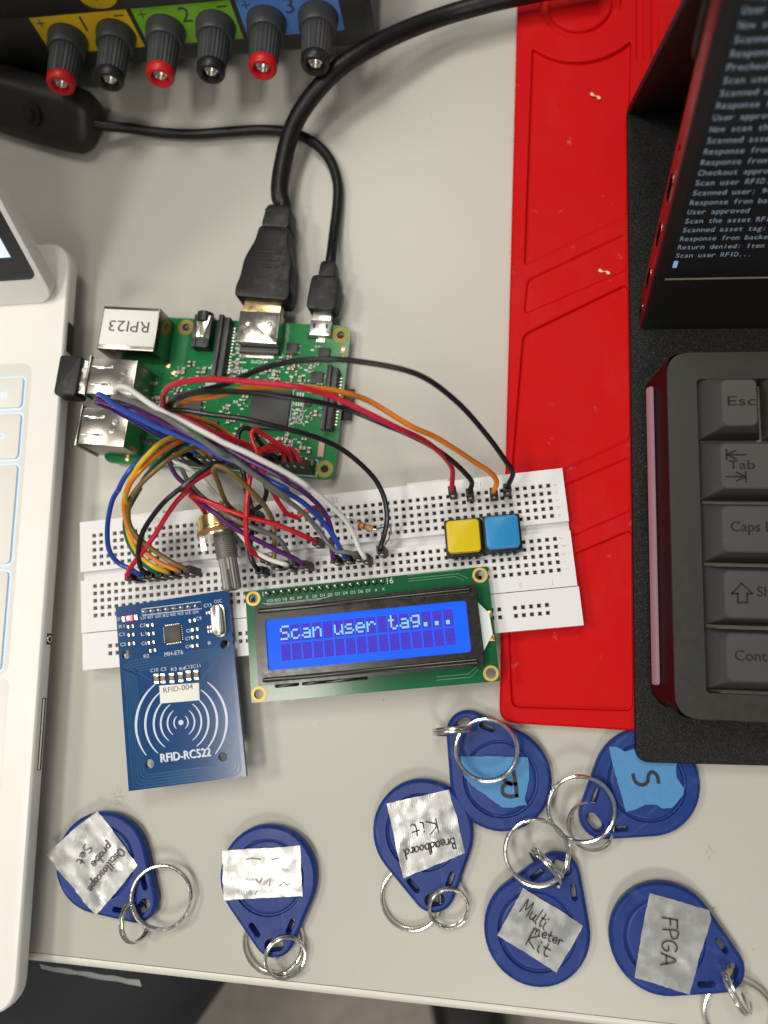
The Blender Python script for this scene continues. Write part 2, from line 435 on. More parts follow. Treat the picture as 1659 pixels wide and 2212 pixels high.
own('solder_crumb', m, chrome, 'shiny crumbs of solder by the thick black cable', 'debris', c)

# ------------------------------------------------------------------ breadboard
BX, BY, BA = -140.08, 40.34, 6.283
BB = frame(BX, BY, 0, BA); BZ = 8.5
bboard = thing('breadboard', 'white solderless breadboard lying aslant across desk and red mat', 'breadboard', (BX, BY, 0), BA)
abs_white = mat('white_abs', (.74, .73, .745), .42, noise=.03, nscale=90, bump=.06, bscale=2500)
clip = mat('spring_clip', (.70, .66, .58), .35, 1)
hole_dark = mat('socket_wall', (.17, .16, .15), .6)
P254 = 2.54
def hole_sheet(mb, clips, us, vs, u0, u1, v0, v1, skip=None):
    """top face u0..u1 x v0..v1 with a square socket at each (u, v)"""
    hs = .56
    def cuts(c, a, b):
        e = [a]
        for i in range(len(c)): e += [c[i] - P254 / 2] if not (i and abs(c[i] - c[i - 1] - P254) < .01) else []; e += [c[i] + P254 / 2]
        e = [a] + [x for x in e if a < x < b] + [b]
        return sorted(set([round(x, 4) for x in e]))
    cu, cv = cuts(us, u0, u1), cuts(vs, v0, v1)
    for i in range(len(cu) - 1):
        for j in range(len(cv) - 1):
            a, b, c, d = cu[i], cu[i + 1], cv[j], cv[j + 1]
            um = [u for u in us if a < u < b]; vm = [v for v in vs if c < v < d]
            if not (um and vm) or (skip and skip(um[0], vm[0])):
                mb.add([(a, c, BZ), (b, c, BZ), (b, d, BZ), (a, d, BZ)], [(0, 1, 2, 3)]); continue
            u, v = um[0], vm[0]
            o = [(a, c), (b, c), (b, d), (a, d)]; h = [(u - hs - .18, v - hs - .18), (u + hs + .18, v - hs - .18), (u + hs + .18, v + hs + .18), (u - hs - .18, v + hs + .18)]
            h2 = [(u - hs, v - hs), (u + hs, v - hs), (u + hs, v + hs), (u - hs, v + hs)]
            V = [(x, y, BZ) for x, y in o] + [(x, y, BZ) for x, y in h] + [(x, y, BZ - .3) for x, y in h2] + [(x, y, BZ - 2.4) for x, y in h2]
            F = []
            for k in range(4):
                k2 = (k + 1) % 4; F.append((k, k2, 4 + k2, 4 + k)); F.append((4 + k, 4 + k2, 8 + k2, 8 + k))
            mb.m = 0; mb.add(V, F)
            mb.m = 1; mb.add(V, [(8 + k, 8 + (k + 1) % 4, 12 + (k + 1) % 4, 12 + k) for k in range(4)] + [(12, 13, 14, 15)]); mb.m = 0
            # folded contact spring inside the socket: two leaves
            for sgn in (-1, 1):
                clips.add([(u + sgn * .54, v - .5, BZ - .6), (u + sgn * .54, v + .5, BZ - .6), (u + sgn * .16, v + .5, BZ - 1.7), (u + sgn * .16, v - .5, BZ - 1.7)], [(0, 1, 2, 3) if sgn > 0 else (3, 2, 1, 0)])
US = [P254 * i for i in range(63)]
V1 = [-P254 * i for i in range(4, -1, -1)]; V2 = [-17.78 - P254 * i for i in range(4, -1, -1)]
UL, UR, VT, VS, VB = -5.2, 162.6, 5.3, -33.5, -46.1
clips = MB(BB)
m = MB(BB)
hole_sheet(m, clips, US, V1, UL, UR, -12.4, VT - .01)
hole_sheet(m, clips, US, V2, UL, UR, VS, -15.5)
# centre channel and sides of the terminal strip
for a, b, za, zb in ((-15.5, -15.3, BZ, BZ - 2.6), (-15.3, -12.6, BZ - 2.6, BZ - 2.6), (-12.6, -12.4, BZ - 2.6, BZ)):
    m.add([(UL, a, za), (UR, a, za), (UR, b, zb), (UL, b, zb)], [(0, 1, 2, 3)])
m.add([(UL, VS, 0), (UR, VS, 0), (UR, VT, 0), (UL, VT, 0), (UL, VS, BZ), (UR, VS, BZ), (UR, VT, BZ), (UL, VT, BZ)], [(0, 1, 5, 4), (2, 3, 7, 6), (0, 3, 2, 1)])
for u, fl_ in ((UL, 0), (UR, 1)):
    V = [(u, VS, 0), (u, VT, 0), (u, VT, BZ), (u, -12.4, BZ), (u, -12.6, BZ - 2.6), (u, -15.3, BZ - 2.6), (u, -15.5, BZ), (u, VS, BZ)]
    m.add(V, [tuple(range(8))[::-1] if fl_ else tuple(range(8))])
link('terminal_strip', m, [abs_white, hole_dark], bboard)
m = MB(BB)
RU = [P254 * (c - 1) for gidx in range(10) for c in range(3 + 6 * gidx, 8 + 6 * gidx)]
RV = [-41.25, -38.71]
full = [P254 * i for i in range(63)]
vs_rail = VS - .25
hole_sheet(m, clips, full, RV, UL + .3, UR + .4, VB, vs_rail, skip=lambda u, v: not any(abs(u - x) < .01 for x in RU))
a, b = UL + .3, UR + .4
m.add([(a, VB, 0), (b, VB, 0), (b, vs_rail, 0), (a, vs_rail, 0), (a, VB, BZ), (b, VB, BZ), (b, vs_rail, BZ), (a, vs_rail, BZ)], [(0, 1, 5, 4), (1, 2, 6, 5), (2, 3, 7, 6), (3, 0, 4, 7), (0, 3, 2, 1)])
link('power_rail', m, [abs_white, hole_dark], bboard)
link('contact_springs', clips, clip, bboard, kind='stuff', smooth=False)
# small clips on the long edge
m = MB(BB)
for u in (18, 72, 118):
    m = MB(BB); m.box(u, VT + .55, 1.5, 14, 1.2, 5.6, .2); link('edge_tab', m, abs_white, bboard)
m = MB(BB)
tan = mat('faded_print', (.50, .46, .42), .6)
def pnum(s, u, v, h, deg):
    m = MB(BB); text(m, s, 0, 0, h, align='C', X=Matrix.Translation((u, v, BZ + .02)) @ Matrix.Rotation(rad(deg), 4, 'Z')); link('printed_mark', m, tan, bboard)
for s, u in (('35', 34 * P254), ('60', 9 * P254), ('10', 53 * P254)): pnum(s, u, 3.9, 1.9, 180)
for i in range(5):
    pnum('abcde'[i], 160.2, -P254 * i, 1.4, 90); pnum('fghij'[i], 160.2, -17.78 - P254 * i, 1.4, 90)
pnum('5', 57 * P254, -32.6, 1.7, 0); pnum('1', 61 * P254, -32.6, 1.7, 0)

# ------------------------------------------------------------------ single-board computer
PA = -4.69; PZ = 5.2
PF = frame(-113.1, 118.05, 0, PA) @ Matrix.Translation((61.5, 3.5, 0)) @ Matrix.Rotation(math.pi, 4, 'Z') @ Matrix.Scale(1, 4)
PFO = PF
def pl(X, Y, z=PZ): return PF @ Vector((X, Y, z))
o0 = pl(0, 0, 0)
pi = thing('computer_board', 'green single-board computer with wires on its pin header', 'circuit board', (o0.x, o0.y, 0), PA + 180)
def pcb_mat(name, c1, c2, scale, joint=.75):
    m = mat(name, c1, .13, spec=.35)
    nt = m.node_tree; N = nt.nodes; L = nt.links; b = N['Principled BSDF']
    tc = N.new('ShaderNodeTexCoord'); br = N.new('ShaderNodeTexBrick')
    br.inputs['Scale'].default_value = scale; br.inputs['Color1'].default_value = (*c1, 1); br.inputs['Color2'].default_value = (*c2, 1)
    br.inputs['Mortar'].default_value = tuple(x * joint for x in c1) + (1,); br.inputs['Mortar Size'].default_value = .03; br.offset = .37; br.inputs['Brick Width'].default_value = .9
    L.new(tc.outputs['Object'], br.inputs['Vector'])
    n = N.new('ShaderNodeTexNoise'); n.inputs['Scale'].default_value = 160; n.inputs['Detail'].default_value = 3; L.new(tc.outputs['Object'], n.inputs['Vector'])
    mx = N.new('ShaderNodeMix'); mx.data_type = 'RGBA'; L.new(n.outputs['Fac'], mx.inputs[0]); mx.inputs[6].default_value = (*c1, 1); L.new(br.outputs['Color'], mx.inputs[7])
    L.new(mx.outputs[2], b.inputs['Base Color'])
    return m
pcb_green = pcb_mat('green_solder_mask', (.014, .185, .052), (.022, .24, .075), 260)
HOLES = ((3.5, 3.5), (61.5, 3.5), (3.5, 52.5), (61.5, 52.5))
m = MB(PF); m.plate(rrect(85, 56, 3, 5, 42.5, 28), [circle(1.38, 20, *h) for h in HOLES], PZ - 1.5, PZ)
link('board', m, pcb_green, pi)
for h in HOLES:
    m = MB(PF); m.plate(circle(3.0, 28, *h), [circle(1.4, 28, *h)], PZ, PZ + .05)
    link('mounting_pad', m, mat('pad_gold', (.26, .20, .03), .45, .2) if 'pad_gold' not in bpy.data.materials else bpy.data.materials['pad_gold'], pi)
# ethernet jack
shield = mat('shield_tin', (.32, .295, .26), .22, 1, rvar=.02, nscale=300)
dark_in = mat('dark_cavity', (.01, .01, .01), .7)
m = MB(PF); m.box(76.6, 10.25, PZ, 21.2, 16, 13.4, .35)
ej = link('ethernet_jack', m, shield, pi)
m = MB(PF); m.box(76.5, 10.05, PZ + 13.42, 20.4, 13.2, .12, .02)
lb = link('name_label', m, white_label, ej, root=pi)
m = MB(PF); text(m, 'RPI23', 69.0, 12.0 - 4.4, 4.0, PZ + 13.57, wd=15.0, X=None)
# the board frame is turned round, so the label reads upside down in the picture
link('label_text', m, label_print, ej, root=pi)
m = MB(PF); m.box(87.15, 10.25, PZ + 1.2, .3, 11.8, 9.6); link('port_opening', m, dark_in, ej, root=pi)
# USB towers
for Y in (29, 47):
    m = MB(PF); m.box(78.7, Y, PZ, 17.2, 13.1, 15.6, .3)
    u = link('usb_port', m, shield, pi)
    m = MB(PF)
    m.prism(rrect(.7, 14.6, .2, 2, 87.5, Y), PZ - .4, PZ + 16.2, .15)
    link('flange', m, shield, u, root=pi)
    m = MB(PF)
    for q in (-3.4, 3.1):
        m.prism([(84.8, Y + q - .2), (78.8, Y + q - .75), (78.6, Y + q + .3), (84.8, Y + q + .9)], PZ + 15.55, PZ + 15.95, .12)
        m.prism([(86.6, Y + q - .3), (82, Y + q - .25), (82, Y + q + .25), (86.6, Y + q + .4)], PZ + 15.9, PZ + 16.2, .1)
    link('spring_tongue', m, steel, u, root=pi)
    m = MB(PF)
    for q, xx in ((-2.2, 74.5), (.9, 75.1)): m.lathe([(1.25, 0), (1.2, .18), (.85, .2), (.7, .02)], 14, X=Matrix.Translation((xx, Y + q, PZ + 15.6)))
    link('pressed_mark', m, steel, u, root=pi)
    m = MB(PF)
    for zz in (2.2, 9.4): m.box(87.9, Y, PZ + zz, .3, 12.0, 4.6)
    link('socket_opening', m, dark_in, u, root=pi)
# audio jack
m = MB(PF); m.box(53.5, 6.2, PZ, 6.8, 12.4, 4.6, .3, .4); m.box(51.2, 11, PZ + 2.0, 1.4, 3.2, 3.2, .1); m.box(55.6, 11, PZ + 2.0, 1.4, 3.2, 3.2, .1)
aj = link('audio_jack', m, blackm, pi)
m = MB(PF); m.lathe([(3.0, -2.6), (3.0, 1), (2.0, 1.0), (2.0, -2.6)], 20, False, X=Matrix.Translation((53.5, 0, PZ + 2.8)) @ Matrix.Rotation(rad(90), 4, 'X'))
link('barrel', m, blackm, aj, root=pi)
m = MB(PF); m.prism([(50.6, .4), (56.2, .4), (55.4, 4.6), (55.0, 8.6), (52.2, 8.6), (51.6, 4.6)], PZ + 4.62, PZ + 4.9, .1)
link('spring_plate', m, steel, aj, root=pi)
# camera and display flex connectors
for nm, cx, cy, sx, sy in (('camera_connector', 45.2, 11.6, 3.2, 22.2), ('display_connector', 3.6, 28.2, 3.2, 22.2)):
    m = MB(PF); m.box(cx, cy, PZ, sx, sy, 4.2, .25); m.box(cx + (1.4 if nm[0] == 'c' else 1.2), cy, PZ + 3.0, 1.6, sy + 1.0, 2.3, .2)
    c_ = link(nm, m, blackm, pi)
    m = MB(PF); s_ = -1
    for k in range(15): m.box(cx + s_ * 2.0, cy - 8.4 + k * 1.2, PZ, 1.3, .55, .45, .08)
    link('solder_pins', m, tin, c_, root=pi)
# HDMI and micro USB sockets
m = MB(PF); m.box(32, 4.6, PZ, 15.2, 11.8, 6.4, .5, .5)
hd = link('hdmi_port', m, steel, pi)
m = MB(PF)
for q in (-3.9, 3.9):
    m.lathe([(.95, 0), (.9, .3), (.4, .5), (.05, .52)], 12, X=Matrix.Translation((32 + q, 3.4, PZ + 6.35)))
    m.lathe([(.8, 0), (.7, .15), (.05, .2)], 12, X=Matrix.Translation((32 + q, 8.4, PZ + 6.35)))
link('shell_dimple', m, tin, hd, root=pi)
m = MB(PF); m.box(32, 11.6, PZ, 14.4, 1.8, 2.6, .2); link('rear_housing', m, mat('grey_plastic', (.09, .09, .10), .5), hd, root=pi)
m = MB(PF); m.box(32, 13.2, PZ, 10.6, 1.2, .7, .1); link('solder_tails', m, tin, hd, root=pi)
m = MB(PF); m.box(10.6, 2.2, PZ, 7.6, 5.6, 2.7, .3, .3)
mu = link('micro_usb_port', m, tin, pi)
m = MB(PF)
for q in (-2.3, 2.3): m.box(10.6 + q, 1.6, PZ + 2.69, .8, 1.6, .05)
link('shell_slot', m, dark_in, mu, root=pi)
m = MB(PF)
for k in range(5): m.box(9.3 + k * .65, 5.9, PZ, .38, 1.5, .35)
link('solder_tails', m, tin, mu, root=pi)
# chips
chipm = mat('chip_epoxy', (.018, .018, .017), .45, noise=.12, nscale=900, bump=.08, bscale=5000)
for cx, cy, sx, sy, h in ((25.6, 32.8, 14.2, 14.2, 1.2), (55.5, 33, 9, 9, 1.0), (20.5, 9.8, 4.2, 4.2, 1.0), (8.6, 11.2, 4.2, 4.6, 1.0), (10.0, 20.0, 4.3, 4.3, .9), (27, 9, 1.8, 3.2, .9), (13.4, 4.8, 4.0, 1.4, .8), (12.4, 29.6, 2.6, 1.8, .8), (46.5, 40.5, 5, 5, .9)):
    m = MB(PF); m.box(cx, cy, PZ, sx, sy, h, .08); link('chip', m, chipm, pi)
m = MB(PF); m.box(5.4, 45.2, PZ, 2.2, 6.8, .9, .1); link('antenna_chip', m, mat('ceramic_pink', (.50, .33, .26), .5), pi)
m = MB(PF); m.box(1.9, 7.9 + 1.2, PZ, 1.1, 1.9, .7, .1)
link('power_led', m, mat('red_led', (.8, .1, .05), .3, emit=(1, .06, .03), estr=2.5), pi)
m = MB(PF); m.lathe([(.42, 0), (.4, .12), (.1, .15)], 12, X=Matrix.Translation((1.9, 9.1, PZ + .7))); link('glowing_die', m, mat('led_hot', (1, .6, .4), .3, emit=(1, .62, .38), estr=6), pi)
m = MB(PF); m.box(1.7, 12.2, PZ, 1.0, 1.9, .7, .1); link('activity_led', m, mat('amber_led', (.55, .25, .06), .3), pi)
m = MB(PF); m.box(-.6, 28, 1.4, 5.2, 11.5, 1.3, .2); link('memory_card', m, black, pi)
rnd = random.Random(4)
zones = ((12, 42, 15, 24), (50, 66, 16, 44), (34, 44, 26, 48), (7, 18, 8, 26), (6, 18, 30, 48), (18, 30, 12, 24), (38, 42, 3, 22), (60, 70, 22, 36), (14, 30, 42, 48), (48, 62, 17, 30))
blocked = ((18.4, 32.8, 25.6, 40), (43, 48, 0, 24), (1, 6.5, 17, 40))
parts3 = [MB(PF), MB(PF), MB(PF)]; caps = MB(PF)
silk = MB(PF)
for i in range(240):
    zx = zones[i % len(zones)]; x, y = rnd.uniform(zx[0], zx[1]), rnd.uniform(zx[2], zx[3])
    if any(b[0] < x < b[1] and b[2] < y < b[3] for b in blocked): continue
    L, wd = rnd.choice(((1.0, .5), (1.6, .8), (1.0, .5), (2.0, 1.25)))
    a = rnd.choice((0, 90)); X = Matrix.Translation((x, y, 0)) @ Matrix.Rotation(rad(a), 4, 'Z')
    parts3[rnd.choice((0, 1, 1, 2))].box(0, 0, PZ, L * .55, wd, wd * .75, .04, X=X)
    for s in (-1, 1): caps.box(s * L * .4, 0, PZ, L * .3, wd * 1.05, wd * .78, .04, X=X)
    if rnd.random() < .5: silk.add([(x + 1.2, y + .9, PZ + .03), (x + 2.4, y + .9, PZ + .03), (x + 2.4, y + 1.45, PZ + .03), (x + 1.2, y + 1.45, PZ + .03)], [(0, 1, 2, 3)])
for q, c, nm in ((parts3[0], chipm, 'resistor_chips'), (parts3[1], mat('cap_tan', (.30, .19, .09), .5), 'capacitor_chips'), (parts3[2], mat('cap_grey', (.2, .2, .2), .5), 'inductor_chips'), (caps, mat('dull_solder', (.36, .34, .31), .45, 1), 'solder_caps')):
    link(nm, q, c, pi, kind='stuff')
# printing on the board
for (x0, x1, y0, y1) in ((36, 44, 18.2, 19.6), (37, 43.5, 15.4, 16.0), (14.2, 17.2, 25.6, 27.4), (13.6, 18, 29.3, 30.6), (16, 19, 43, 45.6), (22, 26, 43, 44), (47, 51, 24, 25.2), (38, 40, 30, 31), (12, 14, 15.4, 16.4)):
    n = max(2, int((x1 - x0) / .8))
    for k in range(n):
        a = x0 + (x1 - x0) * k / n; silk.add([(a, y0, PZ + .03), (a + .55, y0, PZ + .03), (a + .55, y1, PZ + .03), (a, y1, PZ + .03)], [(0, 1, 2, 3)])
for s, x, y, h, wd in (('Raspberry Pi 3 Model B', 30.5, 22.2, 1.5, 14), ('© Raspberry Pi 2015', 30.2, 25.0, .9, 9), ('HDMI', 30, 14.6, 1.3, 5), ('GPIO', 12, 48.6, 1.0, 4), ('DISPLAY', 6.5, 33, .8, 4)):
    X = Matrix.Translation((x, y, PZ + .035)) ; text(silk, s, 0, 0, h, 0, wd=wd, X=X @ Matrix.Rotation(0, 4, 'Z'))
# crossed-out bin
for a, b in (((12.6, 31.8), (17.6, 37.6)), ((17.6, 31.8), (12.6, 37.6)), ((13.4, 32.2), (14.0, 36.8)), ((14.0, 36.8), (16.3, 36.8)), ((16.3, 36.8), (16.9, 32.2)), ((16.9, 32.2), (13.4, 32.2))):
    silk.ribbon([a, b], .28, PZ + .035)
silk.ribbon([(6.2, 49.6), (58.9, 49.6)], .25, PZ + .035); silk.ribbon([(6.2, 49.6), (6.2, 55.4)], .25, PZ + .035); silk.ribbon([(6.2, 55.4), (58.9, 55.4)], .25, PZ + .035)
silk.ribbon([(18.1, 25), (18.1, 41)], .25, PZ + .035)
link('silkscreen', silk, white_silk, pi)
m = MB(PF)
m.box(7.1 + 25.4, 52.5, PZ, 50.8, 5.1, 2.5, .15); gh = link('pin_header', m, blackm, pi)
m = MB(PF)
for i in range(20):
    for Y in (51.23, 53.77): m.box(8.37 + P254 * i, Y, PZ + 2.5, .64, .64, 5.8)
link('header_pins', m, gold, gh, root=pi)
for X_, Y_ in ((76, 54.2), (76.2, 52.2), (63, 50.4), (65.2, 51.6), (66, 18.5), (63.6, 21)): 
    m = MB(PF); m.lathe([(1.0, 0), (.9, .25), (.3, .45)], 14, X=Matrix.Translation((X_, Y_, PZ)))
    link('solder_joint', m, bpy.data.materials.get('copper_solder') or mat('copper_solder', (.75, .42, .22), .3, 1), pi)
# dongle in the upper USB port
d0 = pl(93, 29, 0)
dg = thing('usb_dongle', 'black USB plug pushed into the upper USB port beside the laptop', 'usb plug', (d0.x, d0.y, 0))
m = MB(PF); m.prism(rrect(8.4, 14.6, 1.2, 4, 95.6, 29), PZ + 6.6, PZ + 14.8, .7); link('grip', m, black, dg)
m = MB(PF); m.prism(rrect(5.5, 12, .3, 2, 89.6, 29), PZ + 8.4, PZ + 13.6, .15); ms = link('plug_shell', m, chrome, dg)
m = MB(PF)
for q in (-2.6, 2.6): m.lathe([(.9, 0), (.8, .1), (.3, .12)], 12, X=Matrix.Translation((90.4, 29 + q, PZ + 13.6)))
link('shell_window', m, tin, ms, root=dg)

# ------------------------------------------------------------------ LCD module
LF = frame(-80.15, 18.88, 0, 6.548); LZ = 12.6
lcd = thing('lcd_module', 'green character display module glowing blue with a line of text', 'lcd display', (-80.15, 18.88, 0), 6.548)
pcb_lcd = pcb_mat('lcd_solder_mask', (.008, .115, .040), (.010, .128, .045), 120, .95)
bpy.data.materials['lcd_solder_mask'].node_tree.nodes['Principled BSDF'].inputs['Roughness'].default_value = .15
LH = ((0, 0), (75, 0), (75, -31), (0, -31))
m = MB(LF); m.plate(rrect(80.2, 36.2, .3, 2, 37.5, -15.5), [circle(1.6, 20, *h) for h in LH], LZ - 1.6, LZ)
link('board', m, pcb_lcd, lcd)
pgold = mat('pad_brass', (.50, .34, .07), .42, .5)
for h in LH:
    m = MB(LF); m.plate(circle(2.45, 28, *h), [circle(1.62, 28, *h)], LZ, LZ + .06); link('mounting_pad', m, pgold, lcd)
# bezel: pressed black steel frame with window and side grooves
bez = mat('bezel_black', (.014, .012, .010), .22, .0, spec=.4, rvar=.05, nscale=500)
BC = (37.6, -15.9); bz0, bz1 = LZ, LZ + 6.6
m = MB(LF)
win = rrect(64.4, 15.9, 1.0, 4, BC[0], BC[1] - .1)
outer = rrect(71.4, 25.2, .5, 3, *BC)
m.plate(outer, [win], bz1 - .9, bz1)
m.rings([[(x, y, bz0) for x, y in outer], [(x, y, bz1 - .4) for x, y in outer], [(x, y, bz1 - .01) for x, y in offset(outer, .35)]], False)
link('bezel', m, bez, lcd, angle=40)
for yy in (10.9, -10.9):
    m = MB(LF); m.prism(rrect(68.5, 1.5, .7, 4, BC[0], BC[1] + yy), bz1 - .2, bz1 + .55, .4); link('bezel_rib', m, bez, lcd)
blue = mat('lcd_backlight', (.0, .02, .2), .3, emit=(.012, .105, .86), estr=1.0, spec=.06)
def lcd_screen_mat():
    N = blue.node_tree.nodes; L = blue.node_tree.links; b = N['Principled BSDF']
    tc = N.new('ShaderNodeTexCoord'); n = N.new('ShaderNodeTexNoise'); n.inputs['Scale'].default_value = 45
    L.new(tc.outputs['Object'], n.inputs['Vector']); mx = N.new('ShaderNodeMix'); mx.data_type = 'RGBA'
    mx.inputs[6].default_value = (.006, .075, .80, 1); mx.inputs[7].default_value = (.022, .15, .98, 1)
    L.new(n.outputs['Fac'], mx.inputs[0]); L.new(mx.outputs[2], b.inputs['Emission Color'])
lcd_screen_mat()
m = MB(LF); m.box(BC[0], BC[1], bz1 - 2.0, 66, 17.5, 1.15)
scn = link('screen', m, blue, lcd)
cell = mat('lcd_cell', (.03, .01, .12), .4, emit=(.055, .020, .37), estr=1.0, spec=.05)
lit = mat('lcd_pixel', (.2, .4, .5), .4, emit=(.105, .32, .45), estr=1.0, spec=.05)
FONT = {'S': ('01111', '10000', '10000', '01110', '00001', '00001', '11110'), 'c': ('00000', '00000', '01110', '10000', '10000', '10001', '01110'),
 'a': ('00000', '00000', '01110', '00001', '01111', '10001', '01111'), 'n': ('00000', '00000', '10110', '11001', '10001', '10001', '10001'),
 'u': ('00000', '00000', '10001', '10001', '10001', '10011', '01101'), 's': ('00000', '00000', '01110', '10000', '01110', '00001', '11110'),
 'e': ('00000', '00000', '01110', '10001', '11111', '10000', '01110'), 'r': ('00000', '00000', '10110', '11001', '10000', '10000', '10000'),
 't': ('01000', '01000', '11100', '01000', '01000', '01001', '00110'), 'g': ('00000', '01111', '10001', '10001', '01111', '00001', '01110'),
 '.': ('00000', '00000', '00000', '00000', '00000', '01100', '01100'), ' ': ('00000',) * 7}
cw, chh, pw, ph = 2.96, 5.2, 3.50, 5.85; zs = bz1 - .84
x0 = BC[0] - pw * 8 + (pw - cw) / 2; ytop = BC[1] - .1 + 5.75
for row, s in enumerate(('Scan user tag...', ' ' * 16)):
    for i, ch in enumerate(s):
        if row == 1 and False: continue
        cx, cy = x0 + i * pw, ytop - row * ph
        m = MB(LF)
        sx, sy = cw / 5, chh / 8
        for r in range(8):
            for c in range(5):
                a, b = cx + c * sx, cy - r * sy
                m.add([(a + .03, b - sy + .03, zs), (a + sx - .03, b - sy + .03, zs), (a + sx - .03, b - .03, zs), (a + .03, b - .03, zs)], [(0, 1, 2, 3)])
        ce = link('character_cell', m, cell, scn, root=lcd)
        if ch == ' ': continue
        m = MB(LF)
        for r in range(7):
            for c in range(5):
                if FONT[ch][r][c] == '1':
                    a, b = cx + c * sx, cy - r * sy
                    m.add([(a + .015, b - sy + .015, zs + .03), (a + sx - .015, b - sy + .015, zs + .03), (a + sx - .015, b - .015, zs + .03), (a + .015, b - .015, zs + .03)], [(0, 1, 2, 3)])
        link('character', m, lit, scn, root=lcd)
m = MB(LF); m.prism([(BC[0] + 35.8, BC[1] + 7.2), (BC[0] + 39.0, BC[1] + 3.4), (BC[0] + 39.4, BC[1] - 3.2), (BC[0] + 36, BC[1] - 8.0)], LZ, LZ + 3.0, .3)
link('backlight_block', m, mat('diffuser_white', (.78, .80, .76), .4, emit=(.55, .9, .95), estr=.12), lcd)
m = MB(LF)
for yy in (3.4, -4.2): m.box(76.6, BC[1] + yy, LZ, 1.6, 1.9, .5, .2)
link('backlight_pads', m, gold, lcd)
m = MB(LF)
for i in range(16):
    X = Matrix.Translation((5.35 + P254 * i, 1.15, LZ)); m.box(0, 0, 0, .66, .66, 3.2, .15, X=X); m.lathe([(1.0, 0), (.85, .5), (.42, 1.2)], 12, X=X)
link('header_joints', m, mat('solder_dark', (.42, .38, .33), .3, 1), lcd)
m = MB(LF); m.box(5.35 + P254 * 7.5, 1.15, BZ, 40.6, 2.5, LZ - 1.6 - BZ, .1); link('header_strip', m, blackm, lcd)
m = MB(LF)
names = ['VSS', 'VDD', 'V0', 'RS', 'RW', 'E', 'D0', 'D1', 'D2', 'D3', 'D4', 'D5', 'D6', 'D7', 'A', 'K']
for i, s in enumerate(names): text(m, s, 5.35 + P254 * i + .2, -1.75, .95, LZ + .03, align='C', wd=.75 * len(s))
text(m, '1', 3.3, .4, 1.5, LZ + .03); text(m, '16', 44.9, .3, 1.9, LZ + .03)
for k in range(3): m.ribbon([(3 + k * .8, -1.9 - .35 * k), (6 + k, -2.2 - .35 * k), (24 - 2 * k, -2.2 - .35 * k), (26 - 2 * k, -1.7 - .35 * k)], .12, LZ + .03)
link('silkscreen', m, white_silk, lcd)
m = MB(LF)
tr = [((52, 1.2), (68, 1.2), (71, -.6)), ((52, 2.2), (54, 2.4), (69, 2.3)), ((52, .4), (67, .4), (69.5, -1.0)), ((58, -30.6), (68, -30.6), (70.5, -28.8)), ((58, -31.6), (68.6, -31.6), (71, -29.6))]
for t in tr: m.ribbon(t, .35, LZ + .02)
link('traces', m, mat('trace_green', (.02, .19, .06), .35), lcd)
m = MB(LF)
for xx in (3.5, 12.5, 23): m.prism(rrect(8 if xx < 20 else 14, 1.1, .5, 4, xx + 6, BC[1] - 13.1), LZ, LZ + .5, .2)
link('bezel_lug', m, bez, lcd)

# ------------------------------------------------------------------ RFID reader
RF = frame(-128.02, 15.31, 0, 9.245); RZ = 12.6
rfid = thing('rfid_reader', 'dark blue RFID reader board with white wave arcs and a paper sticker', 'rfid reader', (-128.02, 15.31, 0), 9.245)
pcb_blue = pcb_mat('blue_solder_mask', (.006, .054, .175), (.0065, .058, .185), 90, .96)
RFi = RF.inverted()
def rp(x, y, z=RZ): return RFi @ Z7(x, y, z)
rh = [rp(248, 635), rp(1182, 540), rp(470, 1672), rp(1165, 1605)]
m = MB(RF); m.plate([(0, 0), (39.5, 0), (39.5, -60), (0, -60)], [circle(1.5, 20, h.x, h.y) for h in rh], RZ - 1.6, RZ)
link('board', m, pcb_blue, rfid)
# antenna coil under the mask
m = MB(RF)
for k in range(5):
    i = 1.6 + k * .95
    o_ = roundpoly([(i, -19.5 - k * .7), (4 + i * .6, -18.6 - k * .9), (35 - i * .5, -18.6 - k * .9), (39.5 - i, -21.5 - k * .6), (39.5 - i, -58.8 + k * .9 - .5), (i, -58.8 + k * .9 - .5)], 2.5)
    m.ribbon(o_ + [o_[0]], .5, RZ + .02)
m.ribbon([rp(330, 780), rp(480, 880)], .5, RZ + .02); m.ribbon([rp(960, 870), rp(1090, 715)], .5, RZ + .02)
link('antenna_track', m, mat('track_blue', (.004, .068, .175), .2, spec=.25), rfid)
silkb = mat('silk_blue_white', (.62, .68, .76), .6)
# wave arcs
cen = rp(768, 1280)
for k, (r1_, a0, a1) in enumerate(((2.4, -50, 58), (4.6, -52, 58), (6.9, -52, 60), (9.3, -52, 62), (12.2, -48, 60), (15.4, -38, 58))):
    for sd in (0, 1):
        m = MB(RF)
        A = [(a0 + (a1 - a0) * t / 24) for t in range(25)]
        P = []
        for a in A:
            q = rad(a - 9) if sd == 0 else rad(180 - a - 9 + 6)
            P.append(Vector((cen.x + r1_ * math.cos(q), cen.y + r1_ * math.sin(q))))
        L_ = []; R_ = []
        n_ = len(P)
        for i in range(n_):
            t_ = (P[min(i + 1, n_ - 1)] - P[max(0, i - 1)]).normalized(); q_ = Vector((-t_.y, t_.x)); wd = (.25 + .55 * math.sin(math.pi * (i + .4) / n_)) * (.6 + .09 * k)
            L_.append((*(P[i] + q_ * wd / 2), RZ + .035)); R_.append((*(P[i] - q_ * wd / 2), RZ + .035))
        m.add(L_ + R_, [(i, n_ + i, n_ + i + 1, i + 1) if sd == 1 or 1 else None for i in range(n_ - 1)])
        link('wave_arc', m, silkb, rfid, smooth=False)
m = MB(RF); m.prism(circle(.85, 20, cen.x, cen.y), RZ + .02, RZ + .06)
